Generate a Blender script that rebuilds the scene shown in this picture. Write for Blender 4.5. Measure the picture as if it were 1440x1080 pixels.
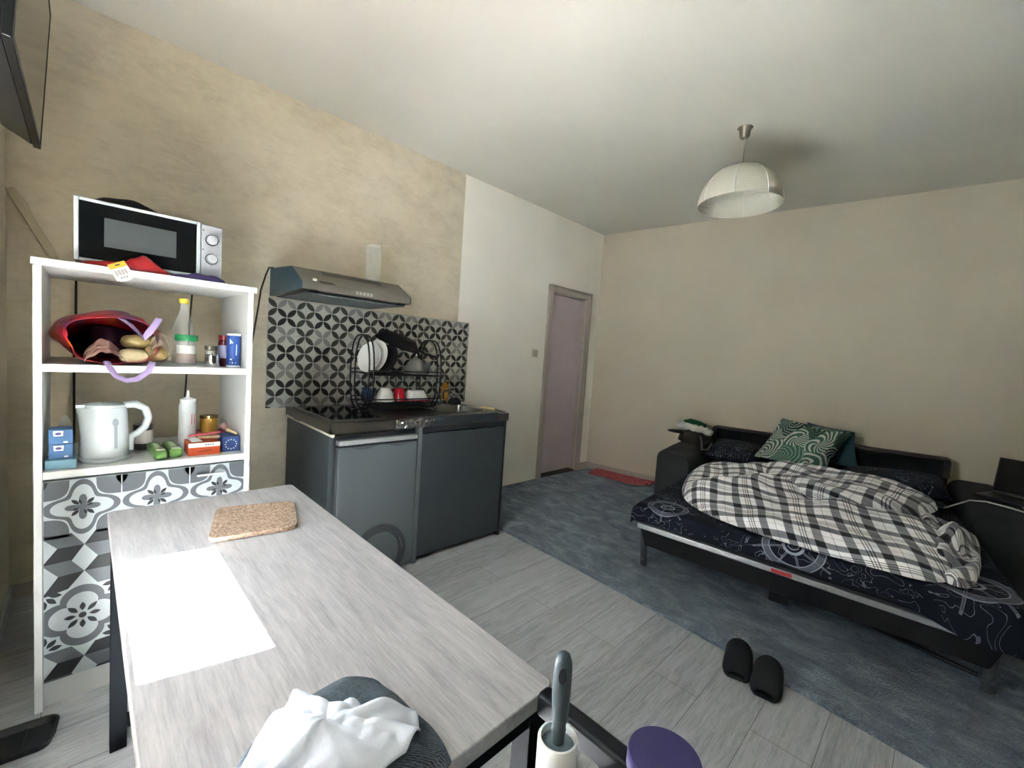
import bpy, bmesh, math, random
from mathutils import Matrix, Vector, Euler, noise
random.seed(7)
for o in list(bpy.data.objects): bpy.data.objects.remove(o, do_unlink=True)
scene = bpy.context.scene
COL = scene.collection
PI = math.pi

# ------------------------------------------------------------------ camera, world, sun, exposure
cd = bpy.data.cameras.new('camera'); cam = bpy.data.objects.new('camera', cd); COL.objects.link(cam)
cam.location = (3.01685, -4.38928, 1.3)
cam.rotation_euler = (1.5066338, -0.0667454, 0.7911556)
cd.sensor_fit = 'HORIZONTAL'; cd.sensor_width = 36.0; cd.lens = 605.519 * 36 / 1440
cd.clip_start = 0.02; cd.clip_end = 60
scene.camera = cam
world = bpy.data.worlds.new('sky'); scene.world = world; world.use_nodes = True
bg = world.node_tree.nodes['Background']; bg.inputs[0].default_value = (0.82, 0.92, 1.0, 1); bg.inputs[1].default_value = 8.0
sd = bpy.data.lights.new('sun', 'SUN'); sd.energy = 800; sd.angle = math.radians(0.6); sd.color = (1, 0.99, 0.97)
sun = bpy.data.objects.new('sun', sd); COL.objects.link(sun)
SUN_DIR = Vector((0.187, 0.982, -2.0)).normalized()
sun.rotation_euler = SUN_DIR.to_track_quat('-Z', 'Y').to_euler(); sun.location = (2, -6, 4)
pd = bpy.data.lights.new('window_portal', 'AREA'); pd.shape = 'RECTANGLE'; pd.size = 1.0; pd.size_y = 1.1
pd.cycles.is_portal = True
portal = bpy.data.objects.new('window_portal', pd); COL.objects.link(portal)
portal.location = (2.07, -4.72, 1.43); portal.rotation_euler = (PI / 2, 0, 0)
vs = scene.view_settings
vs.view_transform = 'Standard'; vs.look = 'None'; vs.gamma = 1.0; vs.use_curve_mapping = False; vs.exposure = 0.8
scene.cycles.sample_clamp_indirect = 120.0; scene.cycles.max_bounces = 14; scene.cycles.diffuse_bounces = 8

# ------------------------------------------------------------------ mesh builder
PH = 0.11490593
BED = Matrix.Rotation(PH, 4, 'Z') @ Matrix.Diagonal((1, -1, 1, 1))   # (s along back wall, d away from it, z)
def B3(s, d, z): return BED @ Vector((s, d, z))
BASE = {}

class MB:
    def __init__(self, M=None):
        self.v = []; self.f = []; self.m = []; self.uv = {}; self.M = M.copy() if M else Matrix()
    def add(self, p, uv=None):
        self.v.append(self.M @ Vector(p))
        if uv is not None: self.uv[len(self.v) - 1] = uv
        return len(self.v) - 1
    def face(self, idx, m=0): self.f.append(tuple(idx)); self.m.append(m)
    def box(self, x0, x1, y0, y1, z0, z1, m=0):
        a = [self.add(p) for p in ((x0,y0,z0),(x1,y0,z0),(x1,y1,z0),(x0,y1,z0),(x0,y0,z1),(x1,y0,z1),(x1,y1,z1),(x0,y1,z1))]
        for q in ((3,2,1,0),(4,5,6,7),(0,1,5,4),(1,2,6,5),(2,3,7,6),(3,0,4,7)): self.face([a[i] for i in q], m)
        return self
    def hexa(self, pts, m=0):      # 8 points: bottom 4, top 4
        a = [self.add(p) for p in pts]
        for q in ((3,2,1,0),(4,5,6,7),(0,1,5,4),(1,2,6,5),(2,3,7,6),(3,0,4,7)): self.face([a[i] for i in q], m)
        return self
    def poly(self, pts, m=0):
        self.face([self.add(p) for p in pts], m); return self
    def prism(self, pts, vec, m=0):   # pts: closed 3d loop, extruded by vec
        vec = Vector(vec); n = len(pts)
        a = [self.add(p) for p in pts]; b = [self.add(Vector(p) + vec) for p in pts]
        self.face(a[::-1], m); self.face(b, m)
        for i in range(n): j = (i + 1) % n; self.face((a[i], a[j], b[j], b[i]), m)
        return self
    def loft(self, rings, m=0, caps=True, close=True):
        R = [[self.add(p) for p in r] for r in rings]; n = len(R[0])
        for k in range(len(R) - 1):
            for i in range(n if close else n - 1):
                j = (i + 1) % n; self.face((R[k][i], R[k][j], R[k+1][j], R[k+1][i]), m)
        if caps: self.face(R[0][::-1], m); self.face(R[-1], m)
        return self
    def lathe(self, prof, c=(0,0,0), n=32, m=0, sx=1, sy=1, caps=False):
        rings = [[(c[0] + r*math.cos(2*PI*i/n)*sx, c[1] + r*math.sin(2*PI*i/n)*sy, c[2] + z) for i in range(n)] for r, z in prof]
        return self.loft(rings, m, caps)
    def cyl(self, p0, p1, r0, r1=None, n=16, m=0):
        p0, p1 = Vector(p0), Vector(p1); r1 = r0 if r1 is None else r1
        q = (p1 - p0).to_track_quat('Z', 'Y'); X, Y = q @ Vector((1,0,0)), q @ Vector((0,1,0))
        rings = [[p + X*r*math.cos(2*PI*i/n) + Y*r*math.sin(2*PI*i/n) for i in range(n)] for p, r in ((p0, r0), (p1, r1))]
        return self.loft(rings, m)
    def tube(self, pts, r, n=8, m=0, closed=False, flat=1.0):
        pts = [Vector(p) for p in pts]; N = len(pts); rings = []
        up = Vector((0, 0, 1)); prev = None
        for i, p in enumerate(pts):
            if closed: t = pts[(i+1) % N] - pts[i-1]
            else: t = pts[min(i+1, N-1)] - pts[max(i-1, 0)]
            t.normalize()
            if prev is None:
                u = up if abs(t.z) < 0.9 else Vector((1, 0, 0)); X = (u - t*u.dot(t)).normalized()
            else: X = (prev - t*prev.dot(t)); X = X.normalized() if X.length > 1e-6 else Vector((1,0,0))
            prev = X; Y = t.cross(X); rr = r[i] if isinstance(r, (list, tuple)) else r
            rings.append([p + X*rr*math.cos(2*PI*k/n)*flat + Y*rr*math.sin(2*PI*k/n) for k in range(n)])
        if closed: rings.append(rings[0]); return self.loft(rings, m, False)
        return self.loft(rings, m, True)
    def grid(self, fn, nu, nv, m=0, uvf=None, closeu=False):
        A = [[None]*(nv+1) for _ in range(nu+1)]
        for i in range(nu+1):
            for j in range(nv+1):
                u, v = i/nu, j/nv
                if closeu and i == nu: A[i][j] = A[0][j]; continue
                A[i][j] = self.add(fn(u, v), uvf(u, v) if uvf else None)
        for i in range(nu):
            for j in range(nv): self.face((A[i][j], A[i+1][j], A[i+1][j+1], A[i][j+1]), m)
        return self
    def build(self, name, mats, parent=None, smooth=None, bevel=None, sub=0, solid=None, fix=True):
        if not isinstance(mats, (list, tuple)): mats = [mats]
        xs = [p.x for p in self.v]; ys = [p.y for p in self.v]; zs = [p.z for p in self.v]
        base = Vector(((min(xs)+max(xs))/2, (min(ys)+max(ys))/2, min(zs)))
        me = bpy.data.meshes.new(name)
        me.from_pydata([tuple(p - base) for p in self.v], [], self.f)
        for mt in mats: me.materials.append(mt)
        for p, k in zip(me.polygons, self.m): p.material_index = k
        if self.uv:
            L = me.uv_layers.new(name='UVMap')
            for lp in me.loops:
                L.data[lp.index].uv = self.uv.get(lp.vertex_index, (0, 0))
        if fix:
            bm = bmesh.new(); bm.from_mesh(me); bmesh.ops.recalc_face_normals(bm, faces=bm.faces); bm.to_mesh(me); bm.free()
        if smooth is not None:
            for p in me.polygons: p.use_smooth = True
            if smooth < 180: me.set_sharp_from_angle(angle=math.radians(smooth))
        o = bpy.data.objects.new(name, me); COL.objects.link(o)
        BASE[o.name] = base
        if parent is not None: o.parent = parent; o.location = base - BASE[parent.name]
        else: o.location = base
        if solid:
            md = o.modifiers.new('solid', 'SOLIDIFY'); md.thickness = solid; md.offset = 0
        if bevel:
            md = o.modifiers.new('bevel', 'BEVEL'); md.width = bevel; md.segments = 2; md.limit_method = 'ANGLE'; md.angle_limit = math.radians(35)
            for p in me.polygons: p.use_smooth = True
            if smooth is None: me.set_sharp_from_angle(angle=math.radians(35))
            md.harden_normals = True
        if sub:
            md = o.modifiers.new('sub', 'SUBSURF'); md.levels = sub; md.render_levels = sub
        return o

def tag(o, label, cat=None, group=None, kind=None):
    o['label'] = label
    if cat: o['category'] = cat
    if group: o['group'] = group
    if kind: o['kind'] = kind
    return o
def thing(name, label, cat, loc, group=None):
    o = bpy.data.objects.new(name, None); COL.objects.link(o); o.location = loc; o.empty_display_size = 0.05
    BASE[o.name] = Vector(loc); return tag(o, label, cat, group)
def struct(o, label, cat=None):
    o['kind'] = 'structure'; o['label'] = label; o['category'] = cat or o.name.split('_')[0]; return o

# ------------------------------------------------------------------ materials
def lin(c):
    if isinstance(c, str): c = tuple(int(c[i:i+2], 16) for i in (0, 2, 4))
    return tuple(((x/255)/12.92 if x/255 <= 0.04045 else ((x/255 + 0.055)/1.055)**2.4) for x in c) + (1,)
CACHE = {}
def pm(name, col, rough=0.5, metal=0.0, trans=0.0, ior=1.45, alpha=1.0, spec=0.5, bump=0, bscale=60, var=0, vscale=8, sheen=0, sub=0):
    if name in CACHE: return CACHE[name]
    m = bpy.data.materials.new(name); m.use_nodes = True; nt = m.node_tree; b = nt.nodes['Principled BSDF']
    c = lin(col); b.inputs['Base Color'].default_value = c; b.inputs['Roughness'].default_value = rough
    b.inputs['Metallic'].default_value = metal; b.inputs['Transmission Weight'].default_value = trans
    b.inputs['IOR'].default_value = ior; b.inputs['Alpha'].default_value = alpha; b.inputs['Specular IOR Level'].default_value = spec
    if sheen: b.inputs['Sheen Weight'].default_value = sheen
    if bump or var:
        tc = nt.nodes.new('ShaderNodeTexCoord')
    if var:
        n = nt.nodes.new('ShaderNodeTexNoise'); n.inputs['Scale'].default_value = vscale; n.inputs['Detail'].default_value = 5
        r = nt.nodes.new('ShaderNodeValToRGB'); r.color_ramp.elements[0].position = 0.3; r.color_ramp.elements[1].position = 0.7
        r.color_ramp.elements[0].color = tuple(x*(1-var) for x in c[:3]) + (1,); r.color_ramp.elements[1].color = tuple(min(1, x*(1+var)) for x in c[:3]) + (1,)
        nt.links.new(tc.outputs['Object'], n.inputs['Vector']); nt.links.new(n.outputs['Fac'], r.inputs['Fac']); nt.links.new(r.outputs['Color'], b.inputs['Base Color'])
    if bump:
        n = nt.nodes.new('ShaderNodeTexNoise'); n.inputs['Scale'].default_value = bscale; n.inputs['Detail'].default_value = 4
        bp = nt.nodes.new('ShaderNodeBump'); bp.inputs['Strength'].default_value = bump; bp.inputs['Distance'].default_value = 0.01
        nt.links.new(tc.outputs['Object'], n.inputs['Vector']); nt.links.new(n.outputs['Fac'], bp.inputs['Height']); nt.links.new(bp.outputs['Normal'], b.inputs['Normal'])
    CACHE[name] = m; return m

class NT:    # small node helper
    def __init__(self, name):
        self.m = bpy.data.materials.new(name); self.m.use_nodes = True; self.t = self.m.node_tree; self.b = self.t.nodes['Principled BSDF']
    def n(self, typ, ins=None, **kw):
        nd = self.t.nodes.new('ShaderNode' + typ)
        for k, v in kw.items(): setattr(nd, k, v)
        for k, v in (ins or {}).items(): self.put(nd.inputs[k], v)
        return nd
    def put(self, sock, v):
        if isinstance(v, bpy.types.NodeSocket): self.t.links.new(v, sock)
        else: sock.default_value = v
    def math(self, op, a, b=0.0, c=0.0):
        nd = self.t.nodes.new('ShaderNodeMath'); nd.operation = op
        self.put(nd.inputs[0], a); self.put(nd.inputs[1], b); self.put(nd.inputs[2], c); return nd.outputs[0]
    def ramp(self, fac, stops, interp='LINEAR'):
        nd = self.t.nodes.new('ShaderNodeValToRGB'); cr = nd.color_ramp; cr.interpolation = interp
        while len(cr.elements) < len(stops): cr.elements.new(0.5)
        for e, (p, c) in zip(cr.elements, stops):
            e.position = p; e.color = c if len(c) == 4 else tuple(c) + (1,)
        self.put(nd.inputs[0], fac); return nd.outputs[0]
    def mix(self, fac, a, b):
        nd = self.t.nodes.new('ShaderNodeMix'); nd.data_type = 'RGBA'
        self.put(nd.inputs[0], fac); self.put(nd.inputs[6], a); self.put(nd.inputs[7], b); return nd.outputs[2]
    def bump(self, h, strength=0.3, dist=0.01):
        nd = self.n('Bump', {'Strength': strength, 'Distance': dist, 'Height': h}); self.put(self.b.inputs['Normal'], nd.outputs[0])
    def coord(self, out='Object', scale=(1,1,1), rot=(0,0,0), loc=(0,0,0)):
        tc = self.n('TexCoord'); mp = self.n('Mapping', {'Scale': scale, 'Rotation': rot, 'Location': loc}); self.t.links.new(tc.outputs[out], mp.inputs['Vector']); return mp.outputs[0]

def m_wallpaper():
    k = NT('beige_wallpaper')
    v1 = k.coord(scale=(1, 1, 1.6)); n1 = k.n('TexNoise', {'Vector': v1, 'Scale': 3.4, 'Detail': 9.0, 'Roughness': 0.72})
    v2 = k.coord(scale=(1, 3, 14)); n2 = k.n('TexNoise', {'Vector': v2, 'Scale': 5.0, 'Detail': 5.0, 'Roughness': 0.7})
    f = k.math('ADD', k.math('MULTIPLY', n1.outputs[0], 0.72), k.math('MULTIPLY', n2.outputs[0], 0.28))
    c = k.ramp(f, [(0.32, lin('beb39e')), (0.5, lin('d3c8b1')), (0.68, lin('ded3bd'))])
    k.put(k.b.inputs['Base Color'], c); k.put(k.b.inputs['Roughness'], 0.6); k.bump(n2.outputs[0], 0.15, 0.004); return k.m
def m_paint(name, col, s=0.04):
    k = NT(name); n1 = k.n('TexNoise', {'Vector': k.coord(), 'Scale': 1.3, 'Detail': 6.0})
    n2 = k.n('TexNoise', {'Vector': k.coord(), 'Scale': 180.0, 'Detail': 3.0})
    c = lin(col); k.put(k.b.inputs['Base Color'], k.ramp(n1.outputs[0], [(0.35, tuple(x*(1-s) for x in c[:3])), (0.65, tuple(x*(1+s) for x in c[:3]))]))
    k.put(k.b.inputs['Roughness'], 0.75); k.bump(n2.outputs[0], 0.12, 0.003); return k.m
def m_wood(name, ca, cb, cc, along='X', plank=None, rough=0.45, seam=lin('5c5651')):
    k = NT(name)
    sc = (1.2, 16, 16) if along == 'X' else (16, 1.2, 16)
    v = k.coord(scale=sc); warp = k.n('TexNoise', {'Vector': k.coord(scale=(1.2, 3.0, 3) if along == 'X' else (3.0, 1.2, 3)), 'Scale': 2.2, 'Detail': 3.0})
    off = k.n('VectorMath', {0: warp.outputs[1], 1: (1.6, 1.6, 1.6)}, operation='MULTIPLY')
    vv = k.n('VectorMath', {0: v, 1: off.outputs[0]}, operation='ADD')
    g = k.n('TexNoise', {'Vector': vv.outputs[0], 'Scale': 2.2, 'Detail': 10.0, 'Roughness': 0.72})
    fine = k.n('TexNoise', {'Vector': k.coord(scale=(6, 130, 130) if along == 'X' else (130, 6, 130)), 'Scale': 1.5, 'Detail': 6.0, 'Roughness': 0.8})
    f = k.math('ADD', k.math('MULTIPLY', g.outputs[0], 0.5), k.math('MULTIPLY', fine.outputs[0], 0.5))
    if plank:
        br = k.n('TexBrick', {'Vector': k.coord(rot=(0, 0, 0 if along == 'X' else PI/2)), 'Color1': (0.42, 0.42, 0.42, 1), 'Color2': (0.58, 0.58, 0.58, 1), 'Mortar': (0, 0, 0, 1), 'Scale': 1.0, 'Mortar Size': 0.0012, 'Mortar Smooth': 0.2, 'Bias': 0.0, 'Brick Width': plank[0], 'Row Height': plank[1]})
        f = k.math('ADD', f, k.math('MULTIPLY', k.math('SUBTRACT', br.outputs[0], 0.5), 0.55))
    c = k.ramp(f, [(0.34, ca), (0.5, cb), (0.66, cc)])
    if plank: c = k.mix(k.math('MULTIPLY', br.outputs[1], 0.75), c, seam)
    k.put(k.b.inputs['Base Color'], c); k.put(k.b.inputs['Roughness'], rough); k.bump(f, 0.12, 0.004); return k.m
def m_rug():
    k = NT('shaggy_blue_grey_pile')
    n1 = k.n('TexNoise', {'Vector': k.coord(scale=(1, 1.7, 1)), 'Scale': 5.5, 'Detail': 8.0, 'Roughness': 0.72, 'Distortion': 0.5})
    n2 = k.n('TexNoise', {'Vector': k.coord(), 'Scale': 140.0, 'Detail': 4.0})
    f = k.math('ADD', k.math('MULTIPLY', n1.outputs[0], 0.75), k.math('MULTIPLY', n2.outputs[0], 0.25))
    c = k.ramp(f, [(0.37, lin('48586a')), (0.5, lin('6d7e90')), (0.64, lin('9fadbd'))])
    k.put(k.b.inputs['Base Color'], c); k.put(k.b.inputs['Roughness'], 1.0); k.put(k.b.inputs['Specular IOR Level'], 0.1)
    k.put(k.b.inputs['Sheen Weight'], 0.3); k.bump(k.math('ADD', n2.outputs[0], n1.outputs[0]), 0.9, 0.02); return k.m
def m_plaid():
    k = NT('black_white_plaid_cotton'); uv = k.n('TexCoord').outputs['UV']
    sp = k.n('SeparateXYZ', {0: uv}); P = 0.245
    L = [(0.0, .5), (.055/.34, 0), (.170/.34, .5), (.225/.34, 0), (.108/.34, .34), (.112/.34, 0), (.262/.34, .62), (.268/.34, 0), (.279/.34, .62), (.285/.34, 0), (.296/.34, .62), (.302/.34, 0)]
    L.sort(); st = [(p, (v, v, v, 1)) for p, v in L]
    a = k.ramp(k.math('FRACT', k.math('DIVIDE', sp.outputs[0], P)), st, 'CONSTANT'); b = k.ramp(k.math('FRACT', k.math('DIVIDE', sp.outputs[1], P)), st, 'CONSTANT')
    s = k.math('MINIMUM', k.math('ADD', a, b), 1.0)
    c = k.ramp(s, [(0, lin('f6f6f8')), (0.5, lin('84878e')), (1.0, lin('101216'))])
    k.put(k.b.inputs['Base Color'], c); k.put(k.b.inputs['Roughness'], 0.9); k.put(k.b.inputs['Sheen Weight'], 0.2)
    n2 = k.n('TexNoise', {'Vector': k.coord(), 'Scale': 25.0, 'Detail': 3.0}); k.bump(n2.outputs[0], 0.25, 0.01); return k.m
def wheel_mask(k, X, Y, cx, cy, R, rot=0.2):
    dx = k.math('SUBTRACT', X, cx); dy = k.math('SUBTRACT', Y, cy)
    r = k.math('SQRT', k.math('ADD', k.math('MULTIPLY', dx, dx), k.math('MULTIPLY', dy, dy)))
    th = k.math('ARCTAN2', dy, dx)
    def ring(a, w): return k.math('LESS_THAN', k.math('ABSOLUTE', k.math('SUBTRACT', r, R*a)), R*w)
    rim = k.math('MULTIPLY', ring(0.86, 0.10), 0.30); edge = k.math('MAXIMUM', ring(0.97, 0.015), ring(0.75, 0.015)); hub = k.math('MAXIMUM', ring(0.30, 0.045), ring(0.16, 0.02))
    sw = k.math('ABSOLUTE', k.math('MULTIPLY', r, k.math('SINE', k.math('MULTIPLY', k.math('ADD', th, rot), 4.0))))
    spoke = k.math('MULTIPLY', k.math('MULTIPLY', k.math('LESS_THAN', sw, R*0.13), k.math('LESS_THAN', r, R*1.28)), k.math('GREATER_THAN', r, R*0.3))
    core = k.math('MULTIPLY', k.math('LESS_THAN', sw, R*0.06), k.math('MULTIPLY', k.math('LESS_THAN', r, R*1.22), k.math('GREATER_THAN', r, R*0.35)))
    spoke = k.math('MULTIPLY', k.math('SUBTRACT', spoke, k.math('MULTIPLY', core, 0.75)), 0.6)
    return k.math('MAXIMUM', k.math('MAXIMUM', rim, edge), k.math('MAXIMUM', hub, spoke))
def m_sheet():
    k = NT('navy_ship_wheel_print'); uv = k.n('TexCoord').outputs['UV']; sp = k.n('SeparateXYZ', {0: uv}); X, Y = sp.outputs[0], sp.outputs[1]
    W = [(1.665, 2.09, .12), (2.32, 2.17, .14), (2.95, 2.02, .165), (1.58, 1.05, .12), (2.78, .70, .13), (3.0, 1.15, .12), (1.70, .45, .12), (2.98, .42, .11)]
    acc = None
    for i, w in enumerate(W):
        mk = wheel_mask(k, X, Y, *w, rot=0.3*i); acc = mk if acc is None else k.math('MAXIMUM', acc, mk)
    # thin rope and anchor-like scribbles between the wheels
    nz = k.n('TexNoise', {'Vector': uv, 'Scale': 11.0, 'Detail': 1.5, 'Distortion': 1.0})
    ln = k.math('LESS_THAN', k.math('ABSOLUTE', k.math('SUBTRACT', k.math('FRACT', k.math('MULTIPLY', nz.outputs[0], 7.0)), 0.5)), 0.05)
    big = k.n('TexNoise', {'Vector': uv, 'Scale': 4.0}); ln = k.math('MULTIPLY', ln, k.math('GREATER_THAN', big.outputs[0], 0.46))
    acc = k.math('MULTIPLY', k.math('MAXIMUM', acc, k.math('MULTIPLY', ln, 0.42)), 0.9)
    grain = k.n('TexNoise', {'Vector': uv, 'Scale': 160.0, 'Detail': 2.0}); acc = k.math('MULTIPLY', acc, k.math('ADD', 0.45, k.math('MULTIPLY', grain.outputs[0], 0.8)))
    k.put(k.b.inputs['Base Color'], k.mix(acc, lin('0d1420'), lin('aab4c2'))); k.put(k.b.inputs['Roughness'], 0.85); k.put(k.b.inputs['Specular IOR Level'], 0.25)
    n2 = k.n('TexNoise', {'Vector': k.coord(), 'Scale': 14.0, 'Detail': 4.0}); k.bump(n2.outputs[0], 0.3, 0.015); return k.m
def m_leaf():
    k = NT('palm_leaf_print_fabric'); uv = k.n('TexCoord').outputs['UV']
    nzs = k.n('TexNoise', {'Vector': uv, 'Scale': 5.0, 'Detail': 1.0})
    wv = k.n('VectorMath', {0: uv, 1: k.n('VectorMath', {0: nzs.outputs[1], 1: (0.10, 0.10, 0)}, operation='MULTIPLY').outputs[0]}, operation='ADD').outputs[0]
    vo = k.n('TexVoronoi', {'Vector': wv, 'Scale': 4.2, 'Randomness': 1.0}, feature='F1', voronoi_dimensions='2D')
    dv = k.n('VectorMath', {0: wv, 1: vo.outputs['Position']}, operation='SUBTRACT').outputs[0]
    sp = k.n('SeparateXYZ', {0: dv}); cs = k.n('SeparateXYZ', {0: vo.outputs['Color']})
    dx = k.math('ADD', sp.outputs[0], k.math('MULTIPLY', k.math('SUBTRACT', cs.outputs[0], 0.5), 0.16)); dy = k.math('ADD', sp.outputs[1], k.math('MULTIPLY', k.math('SUBTRACT', cs.outputs[1], 0.5), 0.16))
    th = k.math('ARCTAN2', dy, dx); r = vo.outputs['Distance']
    s = k.math('SINE', k.math('ADD', k.math('MULTIPLY', th, 11.0), k.math('MULTIPLY', r, 34.0)))
    s2 = k.math('GREATER_THAN', s, 0.25)
    leafc = k.ramp(cs.outputs[2], [(0.0, lin('16251d')), (0.4, lin('24453a')), (0.6, lin('3f6a58')), (0.85, lin('1b2a24'))], 'CONSTANT')
    white = k.ramp(cs.outputs[1], [(0.0, lin('c6cbc0')), (0.42, lin('7e9c8a')), (0.68, lin('243129'))], 'CONSTANT')
    k.put(k.b.inputs['Base Color'], k.mix(s2, leafc, white)); k.put(k.b.inputs['Roughness'], 0.85); return k.m
def m_cork():
    k = NT('cork'); vo = k.n('TexVoronoi', {'Vector': k.coord(), 'Scale': 260.0}); n = k.n('TexNoise', {'Vector': k.coord(), 'Scale': 90.0, 'Detail': 5.0})
    f = k.math('ADD', k.math('MULTIPLY', k.n('SeparateXYZ', {0: vo.outputs['Color']}).outputs[0], 0.5), k.math('MULTIPLY', n.outputs[0], 0.5))
    k.put(k.b.inputs['Base Color'], k.ramp(f, [(0.2, lin('6f5c4e')), (0.5, lin('9c8572')), (0.8, lin('b9a48f'))])); k.put(k.b.inputs['Roughness'], 0.9); k.bump(f, 0.4, 0.003); return k.m
def m_knit():
    k = NT('grey_blue_knit'); w = k.n('TexWave', {'Vector': k.coord(rot=(0, 0, 0.6)), 'Scale': 120.0, 'Distortion': 4.0, 'Detail': 2.0, 'Detail Scale': 2.0})
    n = k.n('TexNoise', {'Vector': k.coord(), 'Scale': 120.0, 'Detail': 3.0}); f = k.math('ADD', k.math('MULTIPLY', w.outputs[1], 0.5), k.math('MULTIPLY', n.outputs[0], 0.5))
    k.put(k.b.inputs['Base Color'], k.ramp(f, [(0.25, lin('39434c')), (0.7, lin('6b7a86'))])); k.put(k.b.inputs['Roughness'], 1.0); k.bump(f, 0.8, 0.006); return k.m
def m_checker(name, ca, cb, scale, rot=PI/4):
    k = NT(name); c = k.n('TexChecker', {'Vector': k.coord(rot=(0, 0, rot)), 'Color1': lin(ca), 'Color2': lin(cb), 'Scale': scale})
    k.put(k.b.inputs['Base Color'], c.outputs[0]); k.put(k.b.inputs['Roughness'], 0.95); return k.m
def m_bag():
    k = NT('red_purple_plastic_bag'); n = k.n('TexNoise', {'Vector': k.coord(scale=(1, 1, 1.3)), 'Scale': 7.0, 'Detail': 1.5, 'Distortion': 0.8})
    c = k.ramp(n.outputs[0], [(0.0, lin('33194a')), (0.34, lin('451b4f')), (0.40, lin('74111f')), (0.52, lin('951522')), (0.60, lin('9f221a')), (0.66, lin('b04f18'))])
    k.put(k.b.inputs['Base Color'], c); k.put(k.b.inputs['Roughness'], 0.35); return k.m
def m_thin(name, col, alpha, rough=0.15):
    k = NT(name); k.put(k.b.inputs['Base Color'], lin(col)); k.put(k.b.inputs['Roughness'], rough); k.put(k.b.inputs['Alpha'], alpha); return k.m

WALLPAPER = m_wallpaper(); WHITEWALL = m_paint('cream_white_wall_paint', 'cdc4b1'); LEFTWALL = m_paint('warm_white_wall_paint', 'f7f2e8'); CEIL = m_paint('white_ceiling_paint', 'c9c7bd', 0.03)  # LEFTWALL is the back wall's cream paint, lightened to paint in stronger light
TAUPE = pm('taupe_trim_paint', 'b0a59d', 0.55, var=0.04); MAUVE = pm('mauve_door_paint', 'c0b1b6', 0.5, var=0.03)
FLOORM = m_wood('grey_oak_vinyl_planks', lin('888c91'), lin('adb1b6'), lin('c5c9ce'), 'Y', (1.22, 0.19), 0.42)
TABLEM = m_wood('greige_oak_laminate', lin('828284'), lin('a3a3a5'), lin('bcbcbd'), 'X', None, 0.4)
RUGM = m_rug(); PLAID = m_plaid(); SHEET = m_sheet(); LEAF = m_leaf(); CORK = m_cork(); KNIT = m_knit(); BAGM = m_bag()
WHITE = pm('white_laminate', 'bdc0be', 0.4); WHITEPL = pm('white_plastic', 'a3abab', 0.22); GREYPL = pm('light_grey_plastic', '929596', 0.4)
BLACKM = pm('black_metal', '15171a', 0.4, 0.3); MATTEBLK = pm('matte_black_powder_coat', '15181c', 0.8, spec=0.12); BLACKPL = pm('black_plastic', '101114', 0.35); BLACKGL = pm('black_glass', '07090b', 0.06)
DARKGREY = pm('dark_grey_panel', '3b4347', 0.5); APPL = pm('grey_appliance_front', '62696c', 0.42, 0.25); STEEL = pm('brushed_steel', '8f8d88', 0.32, 0.9, var=0.08, vscale=30)
CHROME = pm('chrome', 'd9dadb', 0.12, 1.0); DSTEEL = pm('dark_steel_worktop', '5a564f', 0.28, 0.75); GLASS = None
CLEARPL = m_thin('clear_plastic', 'dfe6e6', 0.22); GLASS = m_thin('clear_glass', 'e8efec', 0.13, 0.12); FROST = m_thin('frosted_plastic', 'd5dcdd', 0.62, 0.3)
SOFA = pm('charcoal_sofa_fabric', '2e3032', 0.95, bump=0.3, bscale=300, var=0.1); SOFABLK = pm('black_sofa_fabric', '0d0d10', 0.9, var=0.1); NAVY = pm('navy_cotton', '10151f', 0.9, bump=0.3, bscale=18)
BROWNBLK = pm('brown_black_trim', '2a2321', 0.6); PAPERWH = pm('white_paper', 'e9e9ea', 0.7); INK = pm('dark_ink', '23272a', 0.6)

# ------------------------------------------------------------------ room shell
H = 2.811; YN = -4.64; YSEAM = -2.095
struct(MB().box(-0.3, 4.8, -5.0, 0.9, -0.1, 0).build('floor', FLOORM), 'grey oak vinyl plank floor')
struct(MB().box(-0.3, 4.8, -5.0, 0.9, H, H+0.1).build('ceiling', CEIL), 'plain white painted ceiling')
DY0, DY1, DZ = -0.865, -0.255, 2.01
w = MB(); w.box(-0.1, 0, YN-0.1, YSEAM, 0, H, 0).box(-0.1, 0, YSEAM, DY0, 0, H, 1).box(-0.1, 0, DY1, 0.02, 0, H, 1).box(-0.1, 0, DY0, DY1, DZ, H, 1).box(-0.16, -0.101, DY0-0.1, DY1+0.1, 0, DZ+0.1, 1)  # last box: unseen backing added to stop outside light under the door
struct(w.build('wall_left', [WALLPAPER, LEFTWALL]), 'kitchen wall, mottled beige wallpaper then plain cream paint by the door')
struct(MB(BED).box(-0.12, 4.7, -0.1, 0, 0, H).build('wall_back', WHITEWALL), 'cream painted wall behind the sofa bed')
struct(MB().box(4.5, 4.6, YN-0.1, 0.6, 0, H).build('wall_right', pm('greige_wall', '8b8479', 0.8)), 'greige painted wall on the right side')  # unseen wall; its dark tone is chosen to cut light on the right
WX0, WX1, WZ0, WZ1 = 1.602, 2.505, 0.90, 1.95
w = MB().box(-0.1, WX0, YN-0.1, YN, 0, H).box(WX1, 4.6, YN-0.1, YN, 0, H).box(WX0, WX1, YN-0.1, YN, 0, WZ0).box(WX0, WX1, YN-0.1, YN, WZ1, H)
struct(w.build('wall_front', WHITEWALL), 'window wall beside the camera')
w = MB(); yb0, yb1 = YN-0.035, YN-0.005
for a, b in ((2.112, 2.345),): w.box(a, b, yb0, yb1, WZ0, WZ1)
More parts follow.
